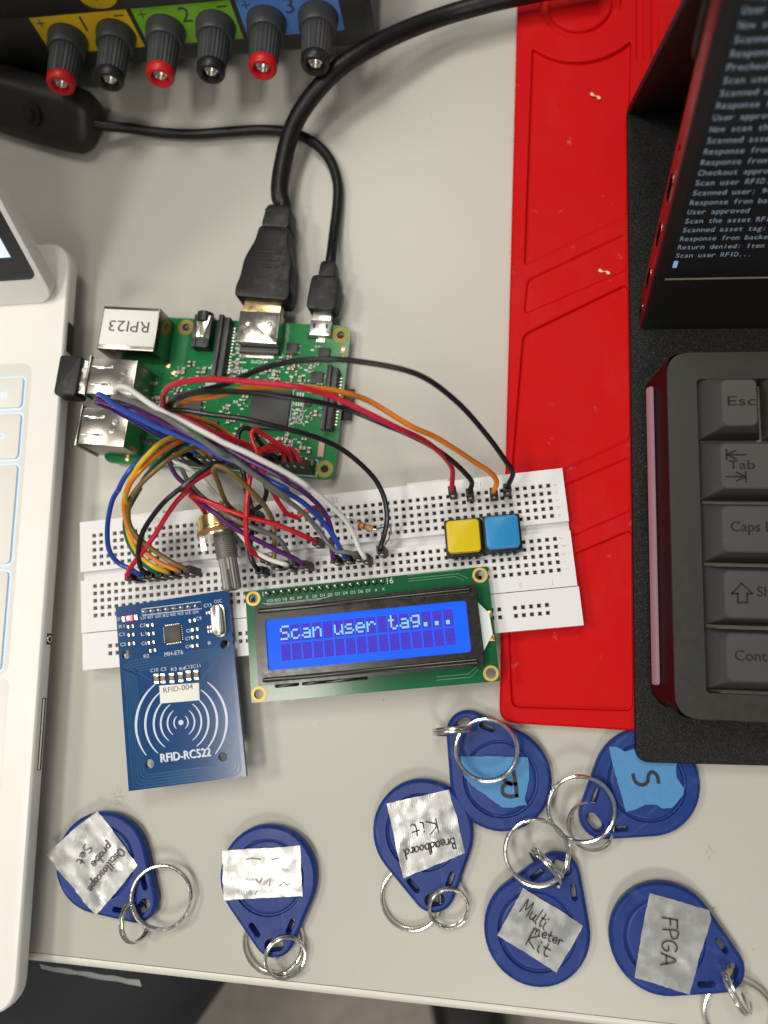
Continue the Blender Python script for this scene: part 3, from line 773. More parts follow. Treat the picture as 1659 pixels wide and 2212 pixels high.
t0, t1 = rp(575, 1655), rp(1050, 1610)
[text(m, 'RFID-RC522', t0.x + k_ * .14, t0.y - k_ * .1, 2.6, RZ + .035 + .004 * k_, wd=(t1 - t0).length) for k_ in range(3)]
a_, b_ = rp(395, 270), rp(975, 205)
m.ribbon([rp(395, 205), rp(955, 135), rp(965, 200), rp(400, 265), rp(395, 205)], .22, RZ + .035)
for i in range(8):
    c = rp(410 + i * 71, 292 - i * 8); text(m, ['3.3V', 'RST', 'GND', 'IRQ', 'MISO', 'MOSI', 'SCK', 'SDA'][i], c.x, c.y - .3, .9, RZ + .035, wd=2.0, align='C')
for s, x, y in (('D1', 185, 300), ('R1', 205, 370), ('C1', 205, 445), ('C2', 220, 540), ('C3', 405, 360), ('L1', 415, 440), ('C6', 420, 530), ('R2', 440, 650), ('C9', 935, 295), ('C8', 845, 410), ('C7', 835, 485), ('C4', 838, 560), ('C13', 1020, 170), ('OSC', 1120, 130), ('C10', 515, 785), ('C5', 603, 775), ('R3', 700, 775), ('R4', 780, 770), ('C12', 840, 755), ('C11', 915, 745), ('R', 1040, 527)):
    c = rp(x, y); text(m, s, c.x, c.y - .5, 1.1, RZ + .035, wd=.75 * len(s) + .4, align='C')
c = rp(700, 625); text(m, 'MH-ET6', c.x, c.y - .6, 1.4, RZ + .035, wd=6.4, align='C')
link('silkscreen', m, silkb, rfid)
m = MB(RF)
for i in range(8):
    c = rp(420 + i * 70, 232 - i * 8); X = Matrix.Translation((c.x, c.y, RZ)); m.lathe([(.95, 0), (.75, .4), (.35, 1.1), (.1, 1.2)], 12, X=X)
link('header_joints', m, tin, rfid)
m = MB(RF); c1_, c2_ = rp(420, 232), rp(910, 176); mid = (c1_ + c2_) / 2; m.box(mid.x, mid.y, BZ, 20.4, 2.5, RZ - 1.6 - BZ, .1); link('header_strip', m, blackm, rfid)
c = rp(695, 440); m = MB(RF); m.box(c.x, c.y, RZ, 5.8, 5.8, .9, .1, X=None); ch_ = link('reader_chip', m, chipm, rfid)
m = MB(RF)
for k in range(8):
    for sd in (-1, 1):
        m.box(c.x + sd * 3.0, c.y - 2.3 + k * .66, RZ, .5, .26, .2); m.box(c.x - 2.3 + k * .66, c.y + sd * 3.0, RZ, .26, .5, .2)
link('chip_pins', m, tin, ch_, root=rfid)
c1_, c2_ = rp(1115, 215), rp(1130, 415)
m = MB(RF); m.prism(rrect(4.6, 11.0, 2.3, 8, (c1_.x + c2_.x) / 2 + .3, (c1_.y + c2_.y) / 2), RZ, RZ + .5, .15)
m.prism(rrect(3.7, 10.2, 1.85, 8, (c1_.x + c2_.x) / 2 + .3, (c1_.y + c2_.y) / 2), RZ + .5, RZ + 3.5, .5)
link('crystal', m, mat('crystal_can', (.80, .77, .68), .26, 1), rfid)
for nm, pts_, sz in (('resistor_chip', [(295, 370), (300, 450), (305, 532), (480, 358), (490, 438), (492, 522), (505, 597), (880, 313), (905, 398), (905, 472), (905, 553)], (2.2, 1.1)), ('capacitor_chip', [(1028, 240), (1040, 375), (1045, 415)], (1.2, 1.0))):
    for x, y in pts_:
        c = rp(x, y); m = MB(RF); m.box(c.x, c.y, RZ, sz[0] * .5, sz[1] * .9, .5, .06); r_ = link(nm, m, chipm if nm[0] == 'r' else bpy.data.materials['cap_tan'], rfid)
        m = MB(RF)
        for s_ in (-1, 1): m.box(c.x + s_ * sz[0] * .38, c.y, RZ, sz[0] * .3, sz[1], .55, .06)
        link('end_cap', m, tin, r_, root=rfid)
for x, y in ((540, 865), (602, 862), (686, 858), (770, 850), (845, 835), (918, 828)):
    c = rp(x, y); m = MB(RF); m.box(c.x, c.y, RZ, 1.5, 1.4, .6, .06); r_ = link('inductor_chip', m, bpy.data.materials['cap_tan'], rfid)
    m = MB(RF)
    for s_ in (-1, 1): m.box(c.x, c.y + s_ * 1.2, RZ, 1.7, .9, .62, .08)
    link('end_cap', m, tin, r_, root=rfid)
c = rp(285, 292); m = MB(RF); m.box(c.x, c.y, RZ, 2.2, 1.8, 1.0, .25); ld = link('status_led', m, mat('led_red_lit', (.9, .3, .3), .3, emit=(1.0, .03, .06), estr=2.2), rfid)
m = MB(RF); m.lathe([(.55, 0), (.5, .12), (.1, .15)], 14, X=Matrix.Translation((c.x - .2, c.y, RZ + 1.0))); link('glowing_die', m, mat('led_core', (1, .6, .6), .3, emit=(1, .55, .55), estr=5), ld, root=rfid)
m = MB(RF); m.box(c.x - 2.2, c.y, RZ, 1.1, 1.9, .5, .1); m.box(c.x + 2.2, c.y, RZ, 1.3, 1.9, .5, .1); link('end_cap', m, tin, ld, root=rfid)
q = [rp(562, 930, RZ + .1), rp(938, 903, RZ + .1), rp(945, 1068, RZ + .1), rp(572, 1100, RZ + .1)]
m = MB(RF); m.prism([(p.x, p.y) for p in q], RZ + .04, RZ + .16, .03); st = link('paper_sticker', m, white_label, rfid)
m = MB(RF); t0, t1 = rp(605, 1000), rp(885, 975); text(m, 'RFID-004', t0.x, t0.y, 1.7, RZ + .2, wd=(t1 - t0).length); link('sticker_text', m, label_print, st, root=rfid)

# ------------------------------------------------------------------ buttons, resistor, potentiometer
def button(name, X, col, label, cx, cy):
    c = X(cx, cy, 16.5); t = thing(name, label, 'push button', (c.x, c.y, BZ), BA - 1.0)
    F = frame(c.x, c.y, 0, BA - 1.0)
    m = MB(F); m.prism(rrect(12.2, 12.2, .8, 3), BZ + .1, BZ + 4.6, .4)
    for sx in (-3.4, -1.1, 1.1, 3.4):
        for sy in (-1, 1): m.box(sx, sy * 6.4, BZ + .6, 1.0, .9, 3.0, .15)
    b = link('housing', m, black, t)
    m = MB(F); m.prism(rrect(10.6, 10.6, 1.3, 5), BZ + 4.6, BZ + 8.2, .7)
    link('cap', m, mat(name + '_cap', col, .35, rvar=.06, nscale=200, spec=.25), t)
    m = MB(F)
    for sx in (-2.5, 2.5):
        for sy in (-1, 1): m.box(sx, sy * 6.3, BZ - 2, .9, .3, 2.6)
    link('pins', m, tin, t)
button('yellow_button', Z6, (.66, .50, .006), 'square yellow push button on the breadboard', 835, 668)
button('blue_button', Z6, (.022, .24, .53), 'square sky-blue push button on the breadboard', 1068, 643)

a, b = Z6(195, 596, 13.2), Z6(287, 630, 13.2); dx = (b - a); L = dx.length
res = thing('resistor', 'tan striped resistor bridging holes behind the black wire', 'resistor', (a.x, a.y, BZ))
X = aim_frame(a, dx)
m = MB(X); m.lathe([(.4, 0), (.95, .25), (1.2, .7), (1.2, 1.5), (1.0, 2.1), (.98, L - 2.1), (1.2, L - 1.5), (1.2, L - .7), (.95, L - .25), (.4, L)], 18)
link('body', m, mat('resistor_tan', (.60, .36, .14), .38), res)
for i, (z, c) in enumerate(((1.0, (.40, .03, .02)), (2.6, (.40, .03, .02)), (3.8, (.42, .05, .02)), (L - 1.1, (.50, .22, .03)))):
    r = 1.22 if i in (0, 3) else 1.01
    m = MB(X); m.lathe([(r, z - .3), (r + .02, z - .25), (r + .02, z + .25), (r, z + .3)], 18); link('colour_band', m, mat('band', c, .4), res)
m = MB()
m.tube([Z6(30, 552, 8), Z6(60, 552, 12), Z6(130, 555, 14), Z6(170, 577, 13.6), a + dx * .02], .28, 6)
link('lead', m, tin, res)
m = MB(); m.tube([b - dx * .02, Z6(310, 630, 13.5), Z6(350, 610, 14.5), Z6(385, 605, 14), Z6(397, 630, 12.5), Z6(388, 680, 11), Z6(360, 725, 9), Z6(352, 735, 7)], .28, 6); link('lead', m, tin, res)

pz = 18.0
pa, pb = Z5(893, 560, pz), Z5(950, 918, pz); ax = (pb - pa).normalized()
pot = thing('potentiometer', 'brass-canned potentiometer with a grey knurled shaft pointing over the breadboard', 'potentiometer', (pa.x, pa.y, BZ))
X = aim_frame(pa, ax); brass = mat('brass_can', (.80, .66, .24), .2, 1, rvar=.08, nscale=200, bump=.05, bscale=600)
grey_shaft = mat('cast_grey', (.24, .235, .22), .45, .35, rvar=.08, nscale=800)
Lp = (pb - pa).length
m = MB(X); m.lathe([(.1, -5.2), (7.2, -5.2), (7.9, -4.6), (8.0, -1.0), (8.3, -.6), (8.3, 0)], 40); link('can', m, brass, pot)
m = MB(X); m.lathe([(8.5, 0), (8.6, .2), (8.6, 1.3), (8.5, 1.5)], 40); m.box(0, -9, 0, 12, 5, 1.4, .2); link('wafer', m, mat('phenolic_brown', (.24, .085, .022), .5), pot)
m = MB(X); m.lathe([(8.5, 1.5), (8.5, 2.0), (3.0, 2.2)], 40, True); m.box(-7.4, -.4, 1.5, 1.6, 1.2, 4.0, .2); m.box(7.4, 1.4, 1.5, 1.4, 1.2, 1.5, .2); link('front_plate', m, chrome, pot)
m = MB(X); pr = [(3.0, 2.0)]; z = 2.4
while z < 9.2: pr += [(3.2, z), (3.62, z + .22), (3.62, z + .38), (3.2, z + .6)]; z += .66
m.lathe(pr + [(2.9, 9.4)], 28); link('threaded_bushing', m, grey_shaft, pot)
R = []
for z, k in ((8.6, 1), (9.2, 1), (Lp - .5, 1), (Lp, .9)):
    R.append([((2.95 + .12 * (1 if j % 2 else -1)) * k * math.cos(2 * math.pi * j / 36), (2.95 + .12 * (1 if j % 2 else -1)) * k * math.sin(2 * math.pi * j / 36), z) for j in range(36)])
m = MB(X); m.rings([[(2.7 * math.cos(2 * math.pi * j / 36), 2.7 * math.sin(2 * math.pi * j / 36), 8.6) for j in range(36)]] + R[1:])
sh = link('shaft', m, grey_shaft, pot, angle=15)
m = MB(X); m.box(.35, 0, Lp - 6.4, .9, 6.1, 6.45); link('shaft_slot', m, mat('slot_dark', (.03, .03, .03), .6), sh, root=pot)
for q in (-5, 0, 5):
    m = MB(X); m.box(q, -10.2, -.2, 1.2, 8, .5, .1); link('terminal', m, tin, pot)

# ------------------------------------------------------------------ jumper wires
wire_cols = {'red': (.58, .010, .016), 'crimson': (.52, .008, .030), 'black': (.008, .008, .009), 'orange': (.72, .20, .010), 'blue': (.012, .055, .36), 'purple': (.085, .012, .13), 'white': (.70, .69, .66), 'grey': (.13, .13, .128), 'yellow': (.70, .46, .006), 'green': (.004, .12, .085), 'brown': (.185, .115, .022)}
WM = {k: mat('wire_' + k, c, .34, bump=.12, bscale=900, rvar=.07, nscale=700) for k, c in wire_cols.items()}
hous = mat('crimp_housing', (.008, .008, .009), .48, rvar=.08, nscale=500)
def pin(i, row): return PF @ Vector((8.37 + P254 * (i - 1), 51.23 if row == 0 else 53.77, 21.5))
def housing(t, top, zb, rz, zt):
    F = frame(top.x, top.y, 0, rz)
    m = MB(F); m.prism(rrect(2.5, 2.5, .15, 2), zb, zt, .18); h = link('plug_housing', m, hous, t)
    m = MB(F); m.box(0, -1.2, zt - 5.5, .9, .25, 2.6, .05); link('latch', m, tin, h, root=t)
def wire(label, col, pts, ends=('', ''), r=.81):
    """ends: 'p' plug on the computer header, 'b' plug in the breadboard, '' goes out of sight under others"""
    pts = [Vector(p) for p in pts]
    base = Vector((pts[0].x, pts[0].y, 0))
    t = thing('jumper_wire', label, 'wire', base, group='jumper wires')
    P = list(pts)
    for e, idx in ((ends[0], 0), (ends[1], -1)):
        if e == 'p': housing(t, pts[idx], PZ + 2.6, PA, 21.0)
        if e == 'b': housing(t, pts[idx], BZ + .05, BA, pts[idx].z - .3)
        if e in 'pb' and e:
            q = pts[idx] - Vector((0, 0, 2.5))
            P = [q] + P if idx == 0 else P + [q]
    m = MB(); m.tube(P, r, 10, 9); link('insulation', m, WM[col], t)
    return t
HB = BZ + 11.0
# arcs to the button side
wire('red jumper wire arching right to the pair of push buttons', 'crimson', [pin(3, 0), W4(1050, 470, 27), W4(880, 408, 33), W4(600, 300, 42), W4(330, 165, 47), W1(885, 380, 50), W1(832, 265, 56), W1(880, 150, 62), W1(1010, 88, 67), W1(1200, 55, 70), W1(1400, 45, 72), Z4(1000, 525, 73), Z4(1200, 545, 72), Z4(1400, 595, 67), Z6(440, 18, 57), Z6(600, 95, 47), Z6(715, 190, 36), Z6(768, 270, 27), Z6(768, 330, 23), Z6(765, 388, HB)], ('p', 'b'))
wire('black jumper wire sweeping highest and farthest right to the board edge', 'black', [pin(9, 1), W4(620, 330, 34), W4(340, 190, 42), W1(905, 385, 46), W1(910, 310, 52), W1(1010, 245, 58), Z4(700, 568, 62), Z4(830, 535, 65), Z4(930, 492, 68), Z4(1060, 440, 71), Z4(1220, 407, 73), Z4(1400, 397, 73), Z4(1560, 408, 71), D(900, 808, 66), D(980, 862, 56), D(1050, 938, 42), D(1095, 1000, 30), D(1108, 1022, 25), Z6(1100, 372, HB)], ('p', 'b'))
wire('black jumper wire between the red and orange arcs to the push buttons', 'black', [pin(8, 1), W4(640, 360, 32), W4(330, 190, 40), W1(930, 385, 44), W1(920, 320, 50), W1(1000, 240, 57), W1(1200, 195, 63), W1(1400, 182, 67), Z4(900, 577, 69), Z4(1100, 597, 69), Z4(1300, 625, 66), Z4(1500, 672, 60), Z6(380, 5, 54), Z6(500, 55, 47), Z6(620, 115, 41), Z6(740, 195, 35), Z6(840, 285, 28), Z6(885, 345, 23.5), Z6(872, 402, HB)], ('p', 'b'))
wire('orange jumper wire arching to the breadboard beside the blue button', 'orange', [pin(7, 0), Z4(830, 800, 26), Z4(750, 752, 32), Z4(640, 715, 38), Z4(575, 690, 43), Z4(572, 660, 48), Z4(640, 622, 54), Z4(780, 600, 60), Z4(920, 560, 65), Z4(1050, 550, 68), Z4(1200, 548, 69), Z4(1350, 558, 67), Z4(1500, 585, 63), Z4(1620, 625, 58), Z6(520, 8, 53), Z6(650, 65, 47), Z6(780, 142, 40), Z6(900, 222, 32), Z6(1000, 290, 26), Z6(1036, 345, 22), Z6(1018, 398, HB)], ('p', 'b'))
wire('long black jumper wire crossing the green board to the middle of the breadboard', 'black', [pin(10, 1), W4(560, 330, 34), W4(330, 200, 44), W4(180, 125, 50), W4(160, 105, 52), Z4(600, 680, 54), Z4(750, 703, 55), Z4(939, 727, 55), Z4(1050, 752, 54), Z4(1150, 777, 52.5), Z4(1290, 814, 49), Z6(0, 95, 45), Z6(100, 145, 40), Z6(220, 240, 35), Z6(310, 340, 30), Z6(360, 450, 26), Z6(374, 560, 23), Z6(358, 660, 21), Z6(332, 748, HB)], ('p', 'b'))
# bundle to the display connector
wire('blue jumper wire in the long bundle leading to the display pins', 'blue', [pin(17, 0), W1(860, 680, 27), W1(600, 530, 36), W1(350, 380, 44), W1(150, 250, 50), W1(118, 215, 53), W1(160, 225, 55), W1(300, 328, 57), W1(500, 440, 59), W1(800, 588, 60), W1(1000, 668, 60), W1(1250, 782, 58), W4(680, 535, 56), W4(900, 625, 53), W4(1100, 742, 49), W4(1300, 845, 45), W3(560, 105, 41), W3(760, 235, 35), W3(900, 372, 29), W3(1000, 500, 25), W3(1055, 600, 22.5), W3(1105, 678, HB)], ('p', 'b'))
wire('purple jumper wire in the long bundle leading to the display pins', 'purple', [pin(18, 0), W1(850, 700, 26), W1(700, 620, 31), W1(500, 500, 38), W1(250, 370, 45), W1(110, 305, 49), W1(85, 288, 51), W1(140, 285, 53), W1(330, 345, 55), W1(480, 365, 57), W1(600, 410, 59), W1(800, 505, 60), W1(1000, 605, 60), W1(1200, 690, 59), W4(700, 445, 58), W4(900, 553, 55), W4(1100, 655, 52), W4(1300, 765, 48), W3(580, 30, 44), W3(720, 115, 40), W3(840, 210, 35), W3(930, 315, 30), W3(980, 430, 26), W3(998, 530, 23), W3(990, 620, 21), W3(1008, 690, HB)], ('p', 'b'))
wire('grey jumper wire in the long bundle leading to the display pins', 'grey', [pin(16, 0), W1(900, 640, 30), W1(700, 500, 40), W1(450, 340, 49), W1(300, 262, 55), W1(283, 243, 58), W1(330, 245, 60), W1(500, 295, 62), W1(700, 385, 64), W1(900, 490, 65), W1(1100, 622, 65), W1(1300, 745, 63), W1(1500, 882, 60), W4(750, 533, 58), W4(900, 642, 55), W4(1100, 785, 50), W4(1300, 925, 44), W3(450, 92, 41), W3(600, 195, 36), W3(750, 312, 31), W3(870, 442, 26), W3(955, 560, 23), W3(1030, 632, 22), W3(1110, 640, 21.5), W3(1190, 660, HB)], ('p', 'b'))
wire('white jumper wire looping at left and leading to the display pins', 'white', [pin(15, 0), W1(1000, 560, 32), W1(800, 430, 42), W1(600, 300, 50), W1(500, 255, 54), W1(390, 232, 57), W1(312, 185, 60), W1(315, 145, 62), W1(370, 128, 63), W1(450, 150, 64), W1(560, 225, 65), W1(700, 325, 65), W1(850, 415, 64), W1(1000, 485, 63), W1(1200, 588, 63), W1(1400, 690, 62), W4(700, 405, 61), W4(900, 492, 59), W4(1100, 592, 56), W4(1300, 695, 52), W4(1500, 822, 47), W3(770, 90, 42), W3(900, 182, 37), W3(1010, 282, 32), W3(1100, 372, 28), W3(1170, 490, 24), W3(1212, 600, 21.5), W3(1260, 682, HB)], ('p', 'b'))
# fan to the RFID plugs
def rfp(i): return W2(425 + i * 112, 905 - i * 14, HB)
wire('blue jumper wire bowing out leftmost to the RFID plugs', 'blue', [pin(15, 1), W1(900, 740, 28), W1(740, 815, 36), W1(640, 890, 41), W1(560, 962, 44), W1(480, 1042, 45), W1(400, 1152, 44), W1(340, 1272, 42), W2(325, 10, 40), W2(258, 122, 37), W2(215, 300, 33), W2(202, 450, 29), W2(212, 600, 26), W2(252, 700, 24), W2(330, 780, 22), W2(430, 828, 21.5), rfp(1)], ('p', 'b'))
wire('yellow jumper wire uppermost of the fan bending down to the RFID plugs', 'yellow', [pin(14, 1), W1(1090, 720, 32), W1(1000, 692, 38), W1(900, 706, 43), W1(780, 775, 47), W1(680, 872, 48), W1(590, 972, 48), W1(520, 1080, 46), W1(460, 1200, 43), W1(420, 1320, 40), W2(395, 160, 35), W2(400, 320, 31), W2(430, 500, 28), W2(500, 650, 25), W2(600, 755, 23), W2(700, 820, 22), rfp(3.4)], ('p', 'b'))
wire('orange jumper wire next to the yellow one bending down to the RFID plugs', 'orange', [pin(13, 1), W1(1150, 725, 30), W1(1060, 728, 36), W1(950, 768, 41), W1(800, 860, 45), W1(680, 958, 46), W1(560, 1085, 46), W1(480, 1185, 44), W1(432, 1300, 41), W2(405, 30, 38), W2(375, 140, 36), W2(380, 260, 33), W2(410, 400, 30), W2(455, 500, 28), W2(530, 590, 26), W2(640, 700, 24), W2(760, 780, 22), rfp(4.4)], ('p', 'b'))
wire('green jumper wire under the brown one bending down to the RFID plugs', 'green', [pin(12, 1), W1(1200, 735, 28), W1(1110, 755, 33), W1(1000, 798, 38), W1(860, 898, 41), W1(750, 1005, 42), W1(640, 1130, 41), W1(545, 1290, 39), W2(535, 10, 36), W2(468, 125, 33), W2(420, 220, 31), W2(388, 310, 29), W2(385, 420, 27), W2(420, 560, 25), W2(490, 680, 23.5), W2(600, 800, 22), rfp(2.6)], ('p', 'b'))
wire('brown jumper wire lowest of the fan bending down to the RFID plugs', 'brown', [pin(11, 1), W1(1330, 800, 28), W1(1230, 800, 34), W1(1100, 825, 39), W1(900, 935, 43), W1(740, 1065, 44), W1(600, 1195, 43), W1(500, 1325, 41), W2(495, 25, 38), W2(438, 115, 36), W2(415, 250, 33), W2(432, 380, 30), W2(500, 492, 28), W2(640, 612, 26), W2(780, 712, 24), W2(900, 780, 22), rfp(5.2)], ('p', 'b'))
wire('black jumper wire bowing beside a red one to the RFID plugs', 'black', [pin(6, 1), W4(780, 560, 30), W4(680, 595, 36), W1(1400, 982, 40), W1(1200, 1112, 42), W1(1020, 1272, 41), W2(955, 5, 39), W2(800, 132, 37), W2(680, 272, 34), W2(582, 422, 31), W2(530, 562, 28), W2(520, 700, 25), W2(548, 830, 22), rfp(1.7)], ('p', 'b'))
wire('red jumper wire running straight down beside the black one to the RFID plugs', 'crimson', [pin(7, 1), W4(760, 570, 26), W4(640, 640, 32), W1(1400, 1048, 36), W1(1200, 1162, 38), W1(1060, 1290, 38), W2(1045, 12, 36), W2(920, 132, 34), W2(800, 300, 31), W2(690, 480, 28), W2(590, 622, 26), W2(500, 735, 24), W2(430, 835, 22), rfp(-.15)], ('p', 'b'))
# wires round the potentiometer
pt1 = W4(745, 1000, 22); pt2 = W2(1212, 285, 21)
wire('olive brown jumper wire looping from the potentiometer to the breadboard', 'brown', [pt1 + Vector((2.5, -2.5, -3)), pt1, W4(690, 900, 32), W4(640, 765, 40), W4(603, 675, 44), W4(625, 628, 46), W4(700, 645, 46), W4(800, 712, 45), W4(900, 802, 43), W4(1000, 905, 40), W4(1080, 995, 36), W4(1130, 1072, 33), W3(480, 330, 29), W3(503, 400, 27), W3(510, 500, 25), W3(512, 620, 22), W3(508, 735, HB)], ('', 'b'))
wire('bright red jumper wire bent sharply at the potentiometer and ending mid breadboard', 'red', [pt2 + Vector((.5, -2.5, -3)), pt2, W2(1150, 180, 27), W2(1070, 100, 31), W2(1052, 85, 32.5), W2(1085, 88, 33), W2(1200, 132, 33), W2(1400, 212, 33), W3(0, 245, 33), W3(150, 300, 33), W3(300, 352, 32), W3(500, 402, 29), W3(700, 480, 25), W3(800, 525, 22), W3(850, 545, HB - .5)], ('', 'b'))
wire('white jumper wire passing behind the potentiometer to a plug', 'white', [pin(18, 1), W4(230, 570, 20), W4(350, 640, 22), W4(500, 752, 23), W4(600, 870, 22), W4(690, 962, 20), W3(60, 250, 17), W3(150, 390, 18), W3(230, 490, 21), W3(300, 575, 22), W3(370, 640, 22), W3(480, 702, 21), W3(610, 742, HB)], ('p', 'b'))
wire('purple jumper wire running below the potentiometer loop to a plug', 'purple', [pin(20, 1), W4(180, 560, 19), W4(195, 620, 20), W4(250, 720, 22), W4(350, 815, 25), W4(500, 985, 29), W4(600, 1062, 31), W3(0, 300, 32), W3(150, 420, 31), W3(350, 530, 28), W3(550, 632, 24), W3(680, 692, 21), W3(752, 738, HB)], ('p', 'b'))
wire('grey jumper wire running behind the purple one to a plug', 'grey', [pin(19, 1), W4(290, 610, 20), W4(305, 660, 21), W4(350, 752, 23), W4(450, 875, 26), W4(550, 962, 29), W4(700, 1055, 31), W3(150, 350, 32), W3(350, 442, 30), W3(480, 492, 27), W3(560, 542, 25), W3(612, 625, 22), W3(655, 715, HB)], ('p', 'b'))
# right end of the header
wire('red jumper wire looping high and dropping straight down to the breadboard', 'red', [pin(2, 1), W4(1300, 480, 26), W4(1180, 395, 30), W4(1050, 310, 34), W4(985, 285, 36), W4(960, 320, 36), W4(975, 400, 36), W4(1010, 480, 36), W4(1010, 560, 36), W4(975, 650, 36), W4(950, 730, 36), W4(930, 850, 35), W4(918, 980, 34), W4(912, 1100, 34), W3(275, 300, 33), W3(278, 450, 31), W3(290, 560, 28), W3(325, 635, 24), W3(420, 688, HB)], ('p', 'b'))
wire('red jumper wire arching low from the header end to a hole behind the blue wire', 'red', [pin(3, 1), W4(1270, 520, 24), W4(1210, 448, 27), W4(1130, 435, 29), W4(1050, 490, 31), W4(1040, 600, 32), W4(1080, 720, 32), W4(1120, 790, 31), W4(1180, 900, 28), W4(1230, 985, 25), W4(1300, 1075, 22), W4(1380, 1108, 20), W3(700, 352, 19.5), W3(760, 312, 19.5), W3(835, 280, HB)], ('p', 'b'))
wire('short red jumper wire tucked behind the looping one at the header end', 'crimson', [pin(1, 1), W4(1350, 470, 23.5), W4(1250, 478, 24.5), W4(1120, 480, 25), W4(980, 462, 25), W4(870, 415, 25), W4(780, 400, 24), W4(700, 420, 22)], ('p', ''))
wire('black jumper wire with a small loop above the header dropping to the breadboard', 'black', [pin(4, 1), W4(1050, 410, 25), W4(1000, 330, 28), W4(930, 270, 30), W4(870, 275, 31), W4(838, 330, 31), W4(838, 420, 31), W4(850, 520, 31), W4(870, 640, 31), W4(890, 720, 31), W4(910, 850, 30), W4(945, 960, 30), W3(335, 330, 28), W3(335, 420, 27), W3(318, 540, 25), W3(308, 640, 23), W3(335, 725, 21), W3(378, 785, HB - 1)], ('p', 'b'))
wire('black jumper wire curling behind the olive loop into the top rows', 'black', [pin(5, 1), W4(1075, 640, 25), W4(1085, 760, 27), W4(1105, 850, 26), W4(1090, 930, 24), W4(1050, 1000, 22), W4(990, 1040, 20), W3(320, 300, HB), ], ('p', 'b'))
wire('black jumper wire tucked low along the back of the header', 'black', [pin(17, 1), W4(300, 530, 22.5), W4(180, 440, 24), W1(760, 740, 24), W1(650, 735, 22), W1(590, 700, 18)], ('p', ''))

# ------------------------------------------------------------------ HDMI cable and power cable
hp = pl(32, -1, 0)
hc = thing('hdmi_cable', 'thick black video cable with a stepped plug in the green board', 'cable', (hp.x, hp.y, 0))
hz = PZ + 3.2
HF = PF @ Matrix.Translation((32, 0, 0)) @ Matrix.Rotation(rad(-2.5), 4, 'Z')
m = MB(HF); m.box(0, -3.2, hz - 2.3, 13.9, 6.4, 4.6, .3); link('metal_plug', m, mat('plug_gilt', (.58, .44, .22), .3, 1, rvar=.08), hc)
def hdmi_outline(k): return [(9.8 * k, -5.2), (10.2 * k, -9), (9.2 * k, -13), (9.0 * k, -19), (8.2 * k, -22), (6.2 * k, -27), (5.6 * k, -33), (-5.6 * k, -33), (-6.2 * k, -27), (-8.2 * k, -22), (-9.0 * k, -19), (-9.2 * k, -13), (-10.2 * k, -9), (-9.8 * k, -5.2)]
m = MB(HF); m.prism(roundpoly(hdmi_outline(1), 1.8), hz - 5.0, hz + 5.6, .8); gp = link('grip', m, black, hc)
m = MB(HF)
for yy in (-17.5, -20.2, -22.8): m.box(0, yy, hz + 5.5, 9.0, .9, .4, .15)
link('grip_rib', m, black, gp, root=hc)
m = MB(HF); text(m, 'HDMI', 0, 0, 2.2, 0, align='C', X=Matrix.Translation((0, -12.5, hz + 5.63))); link('raised_letters', m, mat('gloss_black', (.02, .02, .02), .25), gp, root=hc)
m = MB(HF); m.prism(roundpoly([(5.4, -33), (5.0, -37.5), (4.5, -42), (-4.5, -42), (-5.0, -37.5), (-5.4, -33)], 2.0), hz - 4.4, hz + 4.6, .8); sr = link('strain_relief', m, black, hc)
for yy in (-36.2, -39.4):
    m = MB(HF); m.box(2.6, yy, hz + 4.45, 4.4, 1.1, .2, .05, .4); link('relief_slot', m, dark_in, sr, root=hc)
hs = HF @ Vector((0, -41, hz))
m = MB(); m.tube([hs, HF @ Vector((.1, -44, hz)), D(604, 420, 9), D(612, 350, 9.5), D(635, 270, 12), D(672, 210, 15), D(726, 152, 18), D(790, 108, 18), D(870, 68, 15), D(960, 34, 12), D(1050, 8, 12), D(1110, -6, 12), D(1180, -20, 12), D(1300, -36, 11)], 3.3, 14, 10); link('cord', m, rubber, hc)

up_ = pl(10.6, -2, 0)
pc = thing('power_cable', 'thin black power cable with an inline rocker switch', 'cable', (up_.x, up_.y, 0))
UF = PF @ Matrix.Translation((10.6, 0, 0)) @ Matrix.Rotation(rad(-1), 4, 'Z'); uz = PZ + 1.5
m = MB(UF); m.box(0, -1.8, uz - .9, 6.8, 4.0, 1.8, .2); link('metal_plug', m, tin, pc)
m = MB(UF); m.prism(roundpoly([(5.4, -3.4), (5.5, -8), (5.1, -16.5), (-5.1, -16.5), (-5.5, -8), (-5.4, -3.4)], 2.0), uz - 3.4, uz + 4.2, .8); link('grip', m, black, pc)
m = MB(UF); m.prism(roundpoly([(3.2, -16.4), (2.8, -22.5), (-2.8, -22.5), (-3.2, -16.4)], 1.4), uz - 2.4, uz + 3.0, .6); link('strain_relief', m, black, pc)
us_ = UF @ Vector((0, -21.5, uz + .2))
sw_c = D(215, 272, 9)
m = MB(); m.tube([us_, UF @ Vector((0, -25, uz)), D(722, 500, 4), D(729, 440, 3), D(729, 395, 3), D(715, 350, 3), D(690, 318, 3), D(660, 298, 3), D(620, 285, 3), D(560, 281, 3), D(480, 286, 3.2), D(420, 290, 3.4), D(340, 286, 3.6), D(280, 277, 5), D(220, 271, 8), D(200, 267, 9)], 1.95, 12, 10); link('cord', m, rubber, pc)
s1, s2 = D(198, 258, 12), D(-60, 182, 12); sd = (s2 - s1); sd.z = 0; sa = math.degrees(math.atan2(sd.y, sd.x)); SF = frame(s1.x, s1.y, 0, sa)
m = MB(SF)
Rr = []
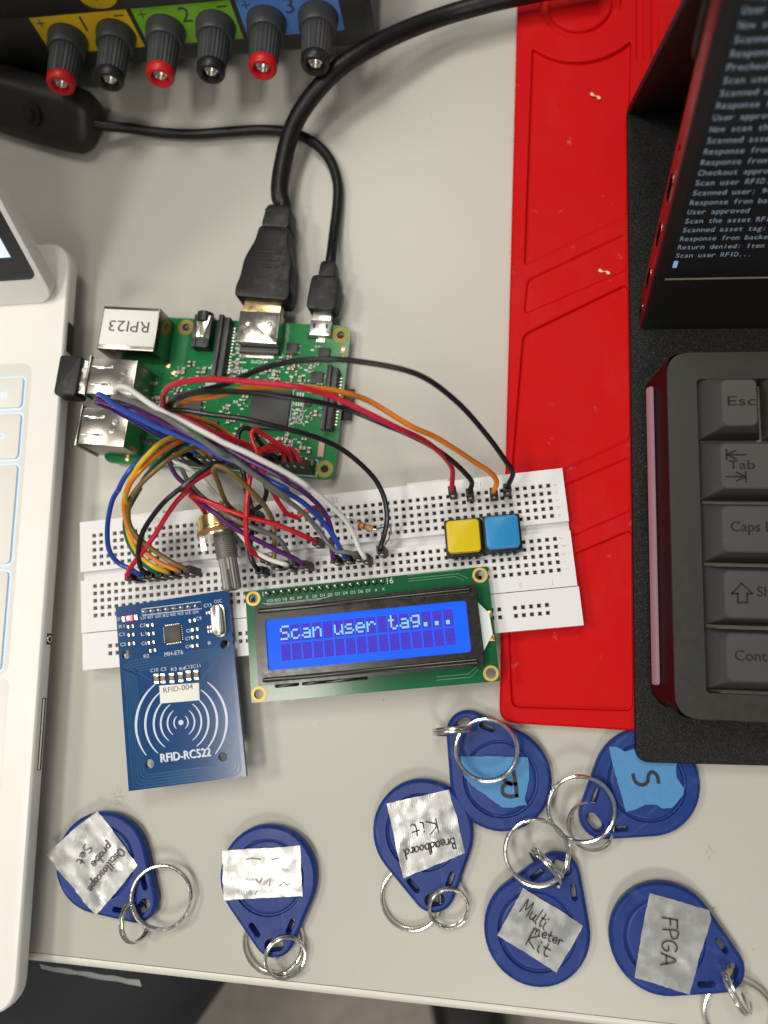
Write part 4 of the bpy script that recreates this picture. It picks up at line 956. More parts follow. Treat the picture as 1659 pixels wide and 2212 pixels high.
for t_, wd, ht in ((0, 5.5, 5), (1.2, 8.4, 7.6), (4.5, 10.2, 9.2), (14, 10.8, 10.0), (40, 11, 10.4), (62, 10.6, 9.6), (70, 9, 8), (72, 6, 6)):
    Rr.append([(t_, y, z + 8.6) for y, z in roundpoly([(-wd, -ht * .8), (wd, -ht * .8), (wd, -ht * .15), (-wd * .1, ht), (-wd * .85, ht * .9), (-wd, ht * .4)], 2.2, 3)])
m.rings(Rr); sw = link('switch_body', m, mat('switch_black', (.014, .013, .011), .48, bump=.2, bscale=3000), pc, angle=40)
SB = SF @ Matrix.Translation((24, 4.9, 12.9)) @ Matrix.Rotation(rad(-45), 4, 'X')
m = MB(SB); m.prism(circle(4.6, 24), -1.5, 1.0, .5); m.prism(circle(1.8, 16), 1.0, 1.5, .3); link('switch_button', m, black, sw, root=pc)

# ------------------------------------------------------------------ bench power supply
pp = D(0.54 * 655 / 2.37, 0.54 * 330 / 2.37, 25)
PSF = frame(pp.x, pp.y, 0, .17)
psu = thing('power_supply', 'dark grey bench power supply with six binding posts and coloured channel plates', 'power supply', (pp.x, pp.y, 0), .17)
psg = mat('case_charcoal', (.030, .029, .028), .5, bump=.25, bscale=2500, rvar=.08)
psd = mat('case_black', (.014, .012, .012), .45, bump=.15, bscale=3000)
tilt = rad(5)
LP_ = PSF @ Matrix.Translation((0, 1.0, 25)) @ Matrix.Rotation(tilt - rad(90), 4, 'X') @ Matrix.Rotation(math.pi, 4, 'X')
# panel frame: x along the panel, y up the panel, z out towards the reader
ey = PSF.to_3x3() @ Vector((0, math.sin(tilt), math.cos(tilt))); ex = PSF.to_3x3() @ Vector((1, 0, 0)); ez = ex.cross(ey)
LP_ = basis(PSF @ Vector((0, -1.4, 25)), ex, ey, ez)
m = MB(PSF)
# side profile of the case (y, z), swept along x; unseen top slopes back to shorten its shadow
prof = [(5, 7), (-1.0, 9.5), (-2.4, 14), (-1.0, 35), (-.8, 36.2), (.4, 37.2), (2.2, 56), (60, 92), (190, 92), (190, 7)]
xs = [(-70, 6), (-66, 1), (-60, 0), (106, 0), (111, 1), (114, 4)]
m.rings([[(x, y + k * (1 if y < 100 else -1), z if z < 90 else z - k) for y, z in prof] for x, k in xs][::-1]); link('case', m, psg, psu, angle=30)
m = MB(LP_); m.prism(roundpoly([(-60, 11.4), (16, 11.8), (11, 28), (-60, 28)], 2), -1, 1.6, .6); link('upper_recess', m, psd, psu)
m = MB(LP_); m.prism(roundpoly([(15, 11.8), (108, 11.8), (106, 28), (8, 28)], 2), -1, 1.9, .6); link('button_panel', m, mat('panel_grey', (.045, .042, .042), .5, bump=.15, bscale=3000), psu)
m = MB(LP_); m.prism([(x * 1.0, y) for x, y in [(21 + 6.9 * math.cos(t * .2618), 18.6 + 5 * math.sin(t * .2618)) for t in range(24)]], 1.9, 3.2, .5); ob = link('on_button', m, mat('yellow_key', (.62, .42, .006), .45), psu)
m = MB(LP_); text(m, 'On', 21, 17.4, 2.9, 3.25, align='C'); link('key_text', m, label_print, ob, root=psu)
chan = (('yellow', (.74, .48, .006), -9.9, 27.2, '1'), ('green', (.19, .46, .025), 29.0, 65.6, '2'), ('blue', (.085, .24, .64), 67.4, 103.6, '3'))
for i, (cn, col, x0_, x1_, num) in enumerate(chan):
    m = MB(LP_); m.prism([(x0_, -6.2), (x1_, -6.2), (x1_, 10.4), (x0_, 10.4)], -.6, .55, .1); cp_ = link('channel_plate', m, mat('plate_' + cn, col, .42), psu)
    cp_['label'] = cn + ' channel plate'
    m = MB(LP_); xm = (x0_ + x1_) / 2 + .4
    text(m, num, xm, 3.0, 6.4, .6, align='C'); text(m, '+', x0_ + 3.2, 5.6, 4.4, .6, align='C'); m.ribbon([(x1_ - 5.2, 8.2), (x1_ - 2.0, 8.2)], .7, .6)
    link('channel_marks', m, label_print, cp_, root=psu)
post_g = mat('post_grey', (.048, .052, .055), .45, bump=.15, bscale=2500, rvar=.08); post_r = mat('post_red', (.58, .010, .012), .4); post_k = mat('post_black', (.012, .012, .012), .4)
for i in range(6):
    x = (0, 19.0, 38.2, 57.2, 76.2, 95.2)[i]
    X = LP_ @ Matrix.Translation((x, 0.3, .5))
    m = MB(X); m.lathe([(.1, 0), (7.3, 0), (7.3, 1.2), (6.9, 2.6), (6.8, 5.4), (6.3, 6.2), (5.5, 6.3)], 32); bp = link('binding_post', m, post_g, psu)
    bp['label'] = ('red-ended' if i % 2 == 0 else 'black-ended') + ' binding post'
    m = MB(X)
    R = []
    for z, r in ((6.2, 5.3), (6.5, 5.5), (16, 5.15), (17.9, 5.05)):
        R.append([((r + (.13 if j % 2 else -.13)) * math.cos(2 * math.pi * j / 48), (r + (.13 if j % 2 else -.13)) * math.sin(2 * math.pi * j / 48), z) for j in range(48)])
    m.rings(R); link('knurled_grip', m, post_g, bp, root=psu, angle=18)
    m = MB(X); m.lathe([(4.9, 17.8), (5.1, 18.4), (5.05, 20.6), (4.5, 21.5), (3.9, 21.7), (3.2, 21.3), (2.9, 19.9), (2.9, 18.2), (.2, 18.0)], 32, True); link('end_cap', m, post_r if i % 2 == 0 else post_k, bp, root=psu)
    m = MB(X); m.lathe([(2.5, 18.0), (2.5, 20.0), (1.9, 20.2), (1.9, 18.2), (.2, 18.1)], 20); link('socket_tube', m, tin, bp, root=psu)

# ------------------------------------------------------------------ white laptop
LTZ = 15.5
la, lb_ = D(151, 556, LTZ), D(39, 2090, LTZ)
ang = math.degrees(math.atan2(la.y - lb_.y, la.x - lb_.x)) - 90
fc = D(22, 2186, LTZ); 
LAF = frame(la.x, la.y, 0, ang)          # x right, y away from the user; origin at the rear right
inv = LAF.inverted(); fq = inv @ fc; depth = -fq.y + 1.5
rear = (inv @ D(120, 523, LTZ)).y
lap = thing('laptop', 'white laptop at the left edge with backlit keys, lid open', 'laptop', (la.x, la.y, 0), ang)
lw = mat('laptop_white', (.83, .81, .76), .38, rvar=.05, nscale=80)
lwp = mat('laptop_deck', (.83, .81, .76), .42, bump=.05, bscale=4000)
lside = mat('laptop_side', (.50, .485, .45), .33)
Wd = 330
def lap_out(i): return rrect(Wd - 2 * i, depth + rear - 2 * i, 9 - i, 6, -Wd / 2, (rear - depth) / 2)
m = MB(LAF); m.rings([[(x, y, z) for x, y in lap_out(i)] for i, z in ((9 - .1, 1.6), (6, 2.2), (3.2, 5), (1.0, 8), (.3, 9.4), (.0, 11), (.0, 14.2), (.25, 14.9), (.7, LTZ - .15), (1.3, LTZ))])
link('base', m, lw, lap, angle=28)
L8 = zoomer(0, 1350, 1.428)
tpt0 = (inv @ L8(24, 1946, LTZ)).y + .8
kx, ky = (inv @ D(70, 790, LTZ)).x, (inv @ D(40, 785, LTZ)).y
well = rrect(280, ky - tpt0, 4, 4, kx - 140, (ky + tpt0) / 2)
m = MB(LAF); m.prism(well, LTZ - .3, LTZ + .03, .02); link('key_deck', m, mat('deck_recess', (.74, .715, .655), .45), lap)
glow = mat('key_glow', (.5, .6, .75), .4, emit=(.28, .52, 1.0), estr=.75)
keyw = mat('laptop_key', (.77, .745, .685), .42)
L8 = zoomer(0, 1350, 1.428)
def lpk(x, y): return inv @ L8(x, y, LTZ + .9)
rows = ((225, 398, 133), (432, 690, 118), (726, 1292, 94), (1335, 1905, 42))
for i, (y0_, y1_, xr) in enumerate(rows):
    p1, p2 = lpk(xr, y0_), lpk(xr - (y1_ - y0_) * .055, y1_); cx = (p1.x + p2.x) / 2
    h = p1.y - p2.y; w1 = (17, 30, 22, 14)[i]
    cyy = (p1.y + p2.y) / 2
    for k in range(1 if i else 2):
        kxx = cx - w1 / 2 - k * (w1 + 2)
        m = MB(LAF); m.prism(rrect(w1, h, 1.6, 4, kxx, cyy), LTZ + .04, LTZ + 1.1, .25); kk = link('key', m, keyw, lap)
        m = MB(LAF); m.plate(rrect(w1 + 1.3, h + 1.3, 2.1, 4, kxx, cyy), [rrect(w1 - .1, h - .1, 1.5, 4, kxx, cyy)], LTZ + .04, LTZ + .12); link('key_light', m, glow, kk, root=lap)
        if i == 0:
            m = MB(LAF); text(m, 'DEL' if k == 0 else 'INS', kxx + (1.0 if k == 0 else 0), cyy - 1.8, 2.0, LTZ + 1.13, align='C'); text(m, '·:', kxx + 2.0, cyy + .8, 1.5, LTZ + 1.13, align='C'); link('key_legend', m, glow, kk, root=lap)
        elif i == 1:
            m = MB(LAF); m.ribbon([(kxx + 9.8, cyy), (kxx + 8.2, cyy + 1.1)], .4, LTZ + 1.13); m.ribbon([(kxx + 9.8, cyy), (kxx + 8.2, cyy - 1.1)], .4, LTZ + 1.13); link('key_legend', m, glow, kk, root=lap)
tp = inv @ L8(33, 2190, LTZ); tpt = inv @ L8(24, 1946, LTZ)
m = MB(LAF); m.prism(roundpoly([(-150, tpt.y - 68), (tp.x, tpt.y - 68), (tp.x, tpt.y), (-150, tpt.y)], 3), LTZ - .1, LTZ + .045, .02); link('touchpad', m, lwp, lap)
# ports on the right side
def side_pt(x, y, z): return inv @ D(x, y, z)
for nm, y0_, y1_, z0_, z1_, mt in (('usb_socket', 700, 765, 9.2, 13.6, dark_in), ('card_slot', 1508, 1665, 10.4, 12.6, dark_in), ('audio_socket', 1368, 1392, 9.8, 12.6, dark_in)):
    ya, yb = side_pt(130, y0_, 12).y, side_pt(100, y1_, 12).y
    m = MB(LAF); m.box(.02, (ya + yb) / 2, z0_, .16, ya - yb, z1_ - z0_); so = link(nm, m, mt, lap)
    if nm == 'card_slot':
        m = MB(LAF); m.box(.12, (ya + yb) / 2, z0_ + 1.0, .2, ya - yb - .6, .9, .08); link('slot_lip', m, chrome, so, root=lap)
    if nm == 'audio_socket':
        m = MB(LAF); m.lathe([(1.3, 0), (1.25, .25), (.9, .3), (.85, 0)], 16, X=Matrix.Translation((.05, (ya + yb) / 2, 11.2)) @ Matrix.Rotation(rad(90), 4, 'Y')); link('socket_rim', m, chrome, so, root=lap)
# lid
hy = (inv @ D(120, 655, LTZ + .6)).y; hx = (inv @ D(123, 640, LTZ + .6)).x
lam = rad(63)
ley = LAF.to_3x3() @ Vector((0, math.cos(lam), math.sin(lam))); lex = LAF.to_3x3() @ Vector((1, 0, 0)); lez = lex.cross(ley)
LID = basis(LAF @ Vector((hx, hy, LTZ + .4)), lex, ley, lez)     # x right, y up the lid, z out of the screen
lid_o = rrect(316, 205, 7, 6, -158, 102.5)
m = MB(LID); m.prism(lid_o, -7.5, 0, 1.4); ld_ = link('lid', m, lw, lap)
m = MB(LID); m.prism(rrect(316 - 4.4, 188, 3, 4, -158, 11.0 + 94), -.2, .25, .1); gl = link('screen_glass', m, mat('bezel_glass', (.022, .021, .024), .22), ld_, root=lap)
o_ = Vector((0, 0, CAM_H)); d_ = D(27, 557, 0) - o_; p0 = LID @ Vector((0, 0, .3))
sc_ = LID.inverted() @ (o_ + d_ * ((p0 - o_).dot(lez) / d_.dot(lez)))    # lower right corner of the lit picture
print('lid corner', sc_)
m = MB(LID)
m.add([(-300, sc_.y, .3), (sc_.x, sc_.y, .3), (sc_.x, 190, .3), (-300, 190, .3)], [(0, 1, 2, 3)])
link('lcd_panel', m, mat('desktop_picture', (.01, .02, .05), .3, emit=(.03, .06, .16), estr=.6), gl, root=lap)
m = MB(LID); m.add([(-300, sc_.y + .4, .36), (sc_.x - .5, sc_.y + .4, .36), (sc_.x - .5, sc_.y + 9, .36), (-300, sc_.y + 9, .36)], [(0, 1, 2, 3)]); link('task_bar', m, mat('taskbar', (.5, .7, .75), .3, emit=(.55, .82, .86), estr=.9), gl, root=lap)
m = MB(LID); m.prism(rrect(40, 6, 2, 3, -40, -1.5), -6, -2, .6); link('hinge', m, lside, ld_, root=lap)

# ------------------------------------------------------------------ folio cover, portable monitor, keyboard
CZ = 7.6
fa = D(1355, 246, CZ); fb = D(1372, 1600, CZ)
cv = thing('folio_cover', 'black leatherette folio cover under the keyboard, folded up behind the monitor', 'cover', (fb.x, fb.y, CZ - 3))
leather = mat('leatherette', (.011, .0103, .0095), .5, spec=.28)
def leather_nodes():
    N = leather.node_tree.nodes; L = leather.node_tree.links; b = N['Principled BSDF']
    tc = N.new('ShaderNodeTexCoord'); v = N.new('ShaderNodeTexVoronoi'); v.inputs['Scale'].default_value = 900; v.feature = 'DISTANCE_TO_EDGE'
    n = N.new('ShaderNodeTexNoise'); n.inputs['Scale'].default_value = 700; n.inputs['Detail'].default_value = 3
    L.new(tc.outputs['Object'], n.inputs['Vector'])
    ad = N.new('ShaderNodeMix'); ad.data_type = 'VECTOR'; ad.inputs[0].default_value = .003
    L.new(tc.outputs['Object'], ad.inputs[4]); L.new(n.outputs['Color'], ad.inputs[5])
    L.new(ad.outputs[1], v.inputs['Vector'])
    mr = N.new('ShaderNodeMapRange'); mr.inputs[2].default_value = .28; L.new(v.outputs['Distance'], mr.inputs[0])
    bp = N.new('ShaderNodeBump'); bp.inputs['Strength'].default_value = .6; bp.inputs['Distance'].default_value = .0003
    L.new(mr.outputs[0], bp.inputs['Height']); L.new(bp.outputs[0], b.inputs['Normal'])
leather_nodes()
cb = D(1400, 1646, CZ); cb2 = D(1659, 1653, CZ)
rr_ = (cb2 - cb).normalized()
BL = Vector((fb.x, cb.y - .3, 0))
base_o = roundpoly([(BL.x, BL.y), (BL.x + 190, BL.y + 190 * rr_.y), (fa.x + 188, fa.y + 7), (fa.x, fa.y + 5)], 4.5, 5)
m = MB(); m.prism(base_o, CZ - 2.9, CZ, .8); link('base_panel', m, leather, cv)
# rear flap leaning forward to the back of the monitor
fl0 = D(1355, 247, CZ); la_ = rad(111)
TA = rad(-1.2)
tx = Vector((math.cos(TA), math.sin(TA), 0)); tn = Vector((-math.sin(TA), math.cos(TA), 0))
fy = tn * math.cos(la_) + Vector((0, 0, 1)) * math.sin(la_)
FLP = basis(fl0, tx, fy, tx.cross(fy))
m = MB(FLP); m.prism(roundpoly([(0, -1), (186, -1), (186, 112), (0, 112)], 1.0), -2.6, 0, .6); link('rear_flap', m, leather, cv)
# monitor
mz = CZ + .8
m0 = D(1383, 706, mz); lam = rad(73.5)
my = tn * math.cos(lam) + Vector((0, 0, 1)) * math.sin(lam); mzv = tx.cross(my)
MF = basis(m0, tx, my, mzv)      # x right, y up the screen, z out of the screen
mon = thing('portable_monitor', 'red-sided portable monitor showing a terminal, leaning in the black folio', 'monitor', (m0.x, m0.y, CZ))
mred = mat('anodised_red', (.30, .008, .010), .32, .55, rvar=.08, nscale=300)
mblk = mat('monitor_bezel', (.013, .012, .011), .38, bump=.1, bscale=4000)
TH = 9.0
m = MB(MF); m.prism(rrect(180, 135, .4, 3, 90, 66.5), -TH, 0, .15); link('body', m, mred, mon)
m = MB(MF); m.prism(rrect(179.6, 134.6, 1.4, 3, 90, 66.5), 0.0, .5, .15); link('bezel', m, mblk, mon)
m = MB(MF); m.prism(rrect(186, 60, 2, 3, 92, 118), -TH - 4, -TH - .2, .8); link('folio_pocket', m, leather, mon)
MI = MF.inverted()
def on_mon(x, y, z=.5):
    """point of the screen plane seen at a picture position"""
    o_ = Vector((0, 0, CAM_H)); d_ = D(x, y, 0) - o_
    p0 = MF @ Vector((0, 0, z)); n_ = mzv
    return MI @ (o_ + d_ * ((p0 - o_).dot(n_) / d_.dot(n_)))
s0 = on_mon(1437, 600)
m = MB(MF); m.add([(s0.x, s0.y, .56), (s0.x + 150, s0.y, .56), (s0.x + 150, s0.y + 106, .56), (s0.x, s0.y + 106, .56)], [(0, 1, 2, 3)])
ms_ = link('screen', m, mat('monitor_panel', (.004, .004, .004), .30, emit=(.0035, .0035, .004), estr=1), mon)
m = MB(MF); m.box(s0.x + 75, s0.y - .6, .5, 150, .7, .25, .1); link('screen_edge', m, mat('grey_edge', (.20, .18, .15), .4), ms_, root=mon)
lines = ['Response', 'User approved', 'Now scan the', 'Scanned asset', 'Response from', 'Prechecking', 'Scan user', 'Scanned user:', 'Response from', 'User approved', 'Now scan the', 'Scanned asset', 'Response from', 'Response from', 'Checkout approved', 'Scan user RFID...', 'Scanned user: 94', 'Response from backend', 'User approved', 'Scan the asset RFID', 'Scanned asset tag:', 'Response from backend', 'Return denied: Item', 'Scan user RFID...']
last = on_mon(1458, 556); top = on_mon(1603, 30); n_l = len(lines)
dyl = (top.y - last.y) / (n_l - 2)
wch = on_mon(1622, 556).x - last.x; adv = wch / 17
m = MB(MF)
for i, s in enumerate(lines[::-1]): mono(m, s, last.x, last.y + dyl * i, dyl * .52, adv, .62, shear=.0)
link('terminal_text', m, mat('terminal_glow', (.2, .25, .3), .4, emit=(.075, .105, .14), estr=1), ms_, root=mon)
cu = on_mon(1449, 578); m = MB(MF); m.add([(last.x, cu.y, .62), (last.x + adv, cu.y, .62), (last.x + adv, cu.y + dyl * .85, .62), (last.x, cu.y + dyl * .85, .62)], [(0, 1, 2, 3)])
link('text_cursor', m, mat('cursor_glow', (.2, .3, .4), .4, emit=(.13, .22, .40), estr=1), ms_, root=mon)
def on_side(x, y):
    o_ = Vector((0, 0, CAM_H)); d_ = D(x, y, 0) - o_
    p0 = MF @ Vector((0, 0, 0)); return MI @ (o_ + d_ * ((p0 - o_).dot(tx) / d_.dot(tx)))
for x, y, L_, wd in ((1446, 385, 9.0, 4.4), (1421, 476, 8.6, 4.0), (1398, 561, 8.0, 3.6), (1381, 632, 6.5, 1.8), (1468, 313, 1.6, 1.3)):
    q = on_side(x, y)
    SX = MF @ basis((-.02, q.y, -TH * .5), (0, 1, 0), (0, 0, -1), (-1, 0, 0))
    m = MB(SX); m.prism(rrect(L_, wd, wd * .45, 4), -.3, .10, .02); pt_ = link('side_port', m, mat('port_dark', (.004, .004, .004), .9, spec=.0) if 'port_dark' not in bpy.data.materials else bpy.data.materials['port_dark'], mon)
    if L_ > 6:
        m = MB(SX); m.plate(rrect(L_ + .7, wd + .7, wd * .5, 4), [rrect(L_, wd, wd * .45, 4)], -.1, .16); link('port_rim', m, steel, pt_, root=mon)
m = MB(MF @ basis((-.08, 0, -1.6), (0, 1, 0), (0, 0, 1), (-1, 0, 0)))
for s, x, y in (('HDMI', 1452, 385), ('⊕', 1468, 348)):
    q = on_side(x, y); text(m, s if s == 'HDMI' else 'O', q.y - 5, -.6, 1.5, .02)
link('port_marks', m, mat('port_print', (.55, .42, .38), .5), mon)

# keyboard
KZ = 24.5
ka, kb_ = D(1445.5, 768, KZ), D(1462, 1560, KZ)
k1 = D(1440.6, 790, KZ); k2 = D(1459, 1530, KZ)
kang = math.degrees(math.atan2(k1.y - k2.y, k1.x - k2.x)) - 90
KF = frame(k2.x, k2.y, 0, kang); KI = KF.inverted()
ktop, kbot = (KI @ D(1560, 761, KZ)).y, (KI @ D(1560, 1556, KZ)).y
kbd = thing('keyboard', 'charcoal mechanical keyboard with red flanks and a pale light strip', 'keyboard', (k2.x, k2.y, CZ), kang)
kcase = mat('keyboard_charcoal', (.020, .018, .016), .46, bump=.1, bscale=3500, rvar=.06)
kred = mat('keyboard_red', (.016, .0022, .0025), .42, .1, spec=.3)
def Q(px_, py_, z): return KI @ D(px_, py_, z)
ol, orr, ot, ob_ = Q(1510, 1000, KZ).x, 150, Q(1600, 818, KZ).y, Q(1600, 1500, KZ).y
out = roundpoly([(0, kbot), (150, kbot), (150, ktop), (0, ktop)], 7, 6)
op = roundpoly([(ol, ob_), (146, ob_), (146, ot), (ol, ot)], 1.2, 3)
m = MB(KF); m.plate(out, [op], KZ - 6, KZ); link('top_case', m, kcase, kbd, angle=40)
oc = out if parea(out) > 0 else out[::-1]
def flank(d): return roundpoly([(-d, kbot + .4 + d * .9), (150, kbot + .4), (150, ktop - .4), (-d, ktop - .4 - d * .9)], 4, 6)
m = MB(KF); m.rings([[(x, y, z) for x, y in flank(d)] for d, z in ((2.0, CZ + .2), (4.2, CZ + 2.5), (4.6, CZ + 6), (-.4, KZ - .6))], False); link('lower_case', m, kred, kbd, angle=40)
m = MB(KF)
g1, g2 = Q(1409, 836, CZ + 9), Q(1429, 1480, CZ + 9)
y_a, y_b = g1.y, g2.y
SXF = basis((-3.55, (y_a + y_b) / 2, CZ + 8.7), (0, 1, 0), Vector((4.2, 0, 10)).normalized(), Vector((-10, 0, 4.2)).normalized())
m = MB(KF @ SXF); m.prism(rrect(y_a - y_b, 3.0, .8, 3), -.3, .85, .3); link('light_strip', m, mat('strip_milk', (.26, .16, .185), .3, emit=(.30, .15, .20), estr=.22), kbd)
m = MB(KF); m.prism(op, KZ - 8.5, KZ - 7.5); link('switch_plate', m, mat('plate_cream', (.30, .28, .22), .5), kbd)
kcap = mat('keycap_side', (.048, .045, .042), .5, bump=.06, bscale=4000); kdark = mat('keycap_grey', (.056, .054, .053), .42, bump=.06, bscale=4000); kleg = mat('key_print', (.015, .015, .015), .6, spec=.2)
rowpx = [(175, 535), (550, 890), (912, 1254), (1276, 1618), (1642, 1998)]
QK = zoomer(2600, 1400, 1.475)
tops = [((418, 170), (655, 445)), ((410, 545), None, 815), ((418, 915), None, 1190), ((430, 1295), None, 1580), ((440, 1665), None, 1955)]
tyy = [(170, 445), (545, 815), (915, 1190), (1295, 1580), (1665, 1955)]; txx = [418, 412, 422, 434, 446]
legends = ['Esc', 'Tab', 'Caps Lock', 'Shift', 'Control']
KB_, KT_ = KZ - 4.5, KZ + 5.0
for i in range(5):
    ya = (KI @ QK(285, rowpx[i][0], KB_)).y; yb = (KI @ QK(285, rowpx[i][1], KB_)).y
    xa = ol + .6
    ta = (KI @ QK(txx[i], tyy[i][0], KT_)); tb = (KI @ QK(txx[i], tyy[i][1], KT_))
    u_ = (1, 1.5, 1.75, 2.25, 1.5)[i]
    ws = [u_, 1, 1]
    x = xa
    for k, uu in enumerate(ws):
        wk = 19.05 * uu - .9
        if k == 0: xt0 = (ta.x + tb.x) / 2
        else: xt0 = x + 3.2
        xt1 = x + wk - 2.6
        R = [[(x, yb, KB_), (x + wk, yb, KB_), (x + wk, ya, KB_), (x, ya, KB_)]]
        mid0 = .85
        b0 = rrect(wk, ya - yb, .5, 4, x + wk / 2, (ya + yb) / 2)
        t0_ = rrect(xt1 - xt0, ta.y - tb.y, 1.8, 4, (xt0 + xt1) / 2, (ta.y + tb.y) / 2)
        t1_ = rrect(xt1 - xt0 - .8, ta.y - tb.y - .8, 1.5, 4, (xt0 + xt1) / 2, (ta.y + tb.y) / 2)
        m = MB(KF); m.rings([[(a, b, KB_) for a, b in b0], [(a, b, KB_ + 1.0) for a, b in b0], [(a, b, KT_ - .35) for a, b in t0_], [(a, b, KT_) for a, b in t1_]])
        kc = link('keycap', m, kdark if True else kcap, kbd, angle=25)
        if k == 0:
            m = MB(KF)
            if i == 0: c = KI @ QK(458, 328, KT_); [text(m, 'Esc', c.x + q_ * .12, c.y + q_ * .08, 2.9, KT_ + .04 + .004 * q_, wd=8.0) for q_ in range(2)]
            if i == 1:
                c = KI @ QK(462, 702, KT_); [text(m, 'Tab', c.x + q_ * .12, c.y + q_ * .08, 2.6, KT_ + .04 + .004 * q_, wd=7.4) for q_ in range(2)]
                for yy, d_ in ((618, -1), (747, 1)):
                    a = KI @ QK(452, yy, KT_); b = KI @ QK(565, yy, KT_); e, s_ = (a, b) if d_ < 0 else (b, a)
                    m.ribbon([s_, e], .5, KT_ + .04); m.ribbon([(e.x, e.y + 1.5), (e.x, e.y - 1.5)], .5, KT_ + .045)
                    for q in (1.3, -1.3): m.ribbon([(e.x, e.y), (e.x + 2.6 * (1 if d_ < 0 else -1), e.y + q)], .5, KT_ + .05)
            if i == 2: c = KI @ QK(476, 1070, KT_); [text(m, 'Caps Lock', c.x + q_ * .12, c.y + q_ * .08, 2.9, KT_ + .04 + .004 * q_) for q_ in range(2)]
            if i == 3:
                P = [(483, 1437), (540, 1377), (603, 1437), (573, 1437), (573, 1490), (518, 1490), (518, 1437), (483, 1437)]
                P = [KI @ QK(a, b, KT_) for a, b in P]
                for q in range(7): m.ribbon([P[q], P[q + 1]], .5, KT_ + .04)
                c = KI @ QK(632, 1455, KT_); [text(m, 'Shift', c.x + q_ * .12, c.y + q_ * .08, 2.9, KT_ + .04 + .004 * q_) for q_ in range(2)]
            if i == 4: c = KI @ QK(500, 1832, KT_); [text(m, 'Control', c.x + q_ * .12, c.y + q_ * .08, 2.9, KT_ + .04 + .004 * q_) for q_ in range(2)]
            link('legend', m, kleg, kc, root=kbd)
        x += 19.05 * uu
print('keyboard z', KB_, KT_)

# ------------------------------------------------------------------ key fobs
fobm = mat('fob_blue', (.010, .035, .195), .40, noise=.12, nscale=120, bump=.12, bscale=2600, rvar=.08, spec=.3)
FZ = 4.4
def scuff(m, col, scale, lo, hi, amount, stretch):
    """pale scratches and dust on a plastic"""
    N = m.node_tree.nodes; L = m.node_tree.links; b = N['Principled BSDF']
    tc = N.new('ShaderNodeTexCoord'); mp = N.new('ShaderNodeMapping'); mp.inputs['Scale'].default_value = stretch; mp.inputs['Rotation'].default_value = (0, 0, .6)
    L.new(tc.outputs['Object'], mp.inputs[0]); n = N.new('ShaderNodeTexNoise'); n.inputs['Scale'].default_value = scale; n.inputs['Detail'].default_value = 5; n.inputs['Roughness'].default_value = .65
    L.new(mp.outputs[0], n.inputs['Vector'])
    mr = N.new('ShaderNodeMapRange'); mr.inputs[1].default_value = lo; mr.inputs[2].default_value = hi; mr.inputs[4].default_value = amount; L.new(n.outputs['Fac'], mr.inputs[0])
    mx = N.new('ShaderNodeMix'); mx.data_type = 'RGBA'; mx.inputs[7].default_value = (*col, 1); L.new(mr.outputs[0], mx.inputs[0])
    old = b.inputs['Base Color'].links
    if old: L.new(old[0].from_socket, mx.inputs[6])
    else: mx.inputs[6].default_value = b.inputs['Base Color'].default_value
    L.new(mx.outputs[2], b.inputs['Base Color'])
scuff(fobm, (.12, .16, .34), 260, .56, .72, .5, (1, .12, 1))
scuff(red_sil, (.62, .16, .14), 150, .66, .74, .5, (1, 1, 1))
scuff(red_sil, (.60, .05, .05), 18, .5, .75, .35, (1, .5, 1))
scuff(kdark, (.085, .082, .078), 300, .58, .75, .4, (1, 1, 1))
def hull(r0, r1, d, n=28):
    """outline of a big disc at 0,0 and a small one at 0,d (tip along +y)"""
    a = math.asin((r0 - r1) / d)
    out = []
    for k in range(n + 1):
        t = a + (2 * math.pi - 0) * 0 + (math.pi - 2 * a + 2 * a) * 0
    A0_, A1_ = math.pi - a, 2 * math.pi + a
    for k in range(n + 1): t = A0_ + (A1_ - A0_) * k / n; out.append((r0 * math.cos(t), r0 * math.sin(t)))
    m_ = 12
    for k in range(m_ + 1): t = a + (math.pi - 2 * a) * k / m_; out.append((r1 * math.cos(t), d + r1 * math.sin(t)))
    return out
def slot(cx, cy, L, wd, a):
    return [(cx + x * math.cos(a) - y * math.sin(a), cy + x * math.sin(a) + y * math.cos(a)) for x, y in rrect(L, wd, wd * .48, 4)]
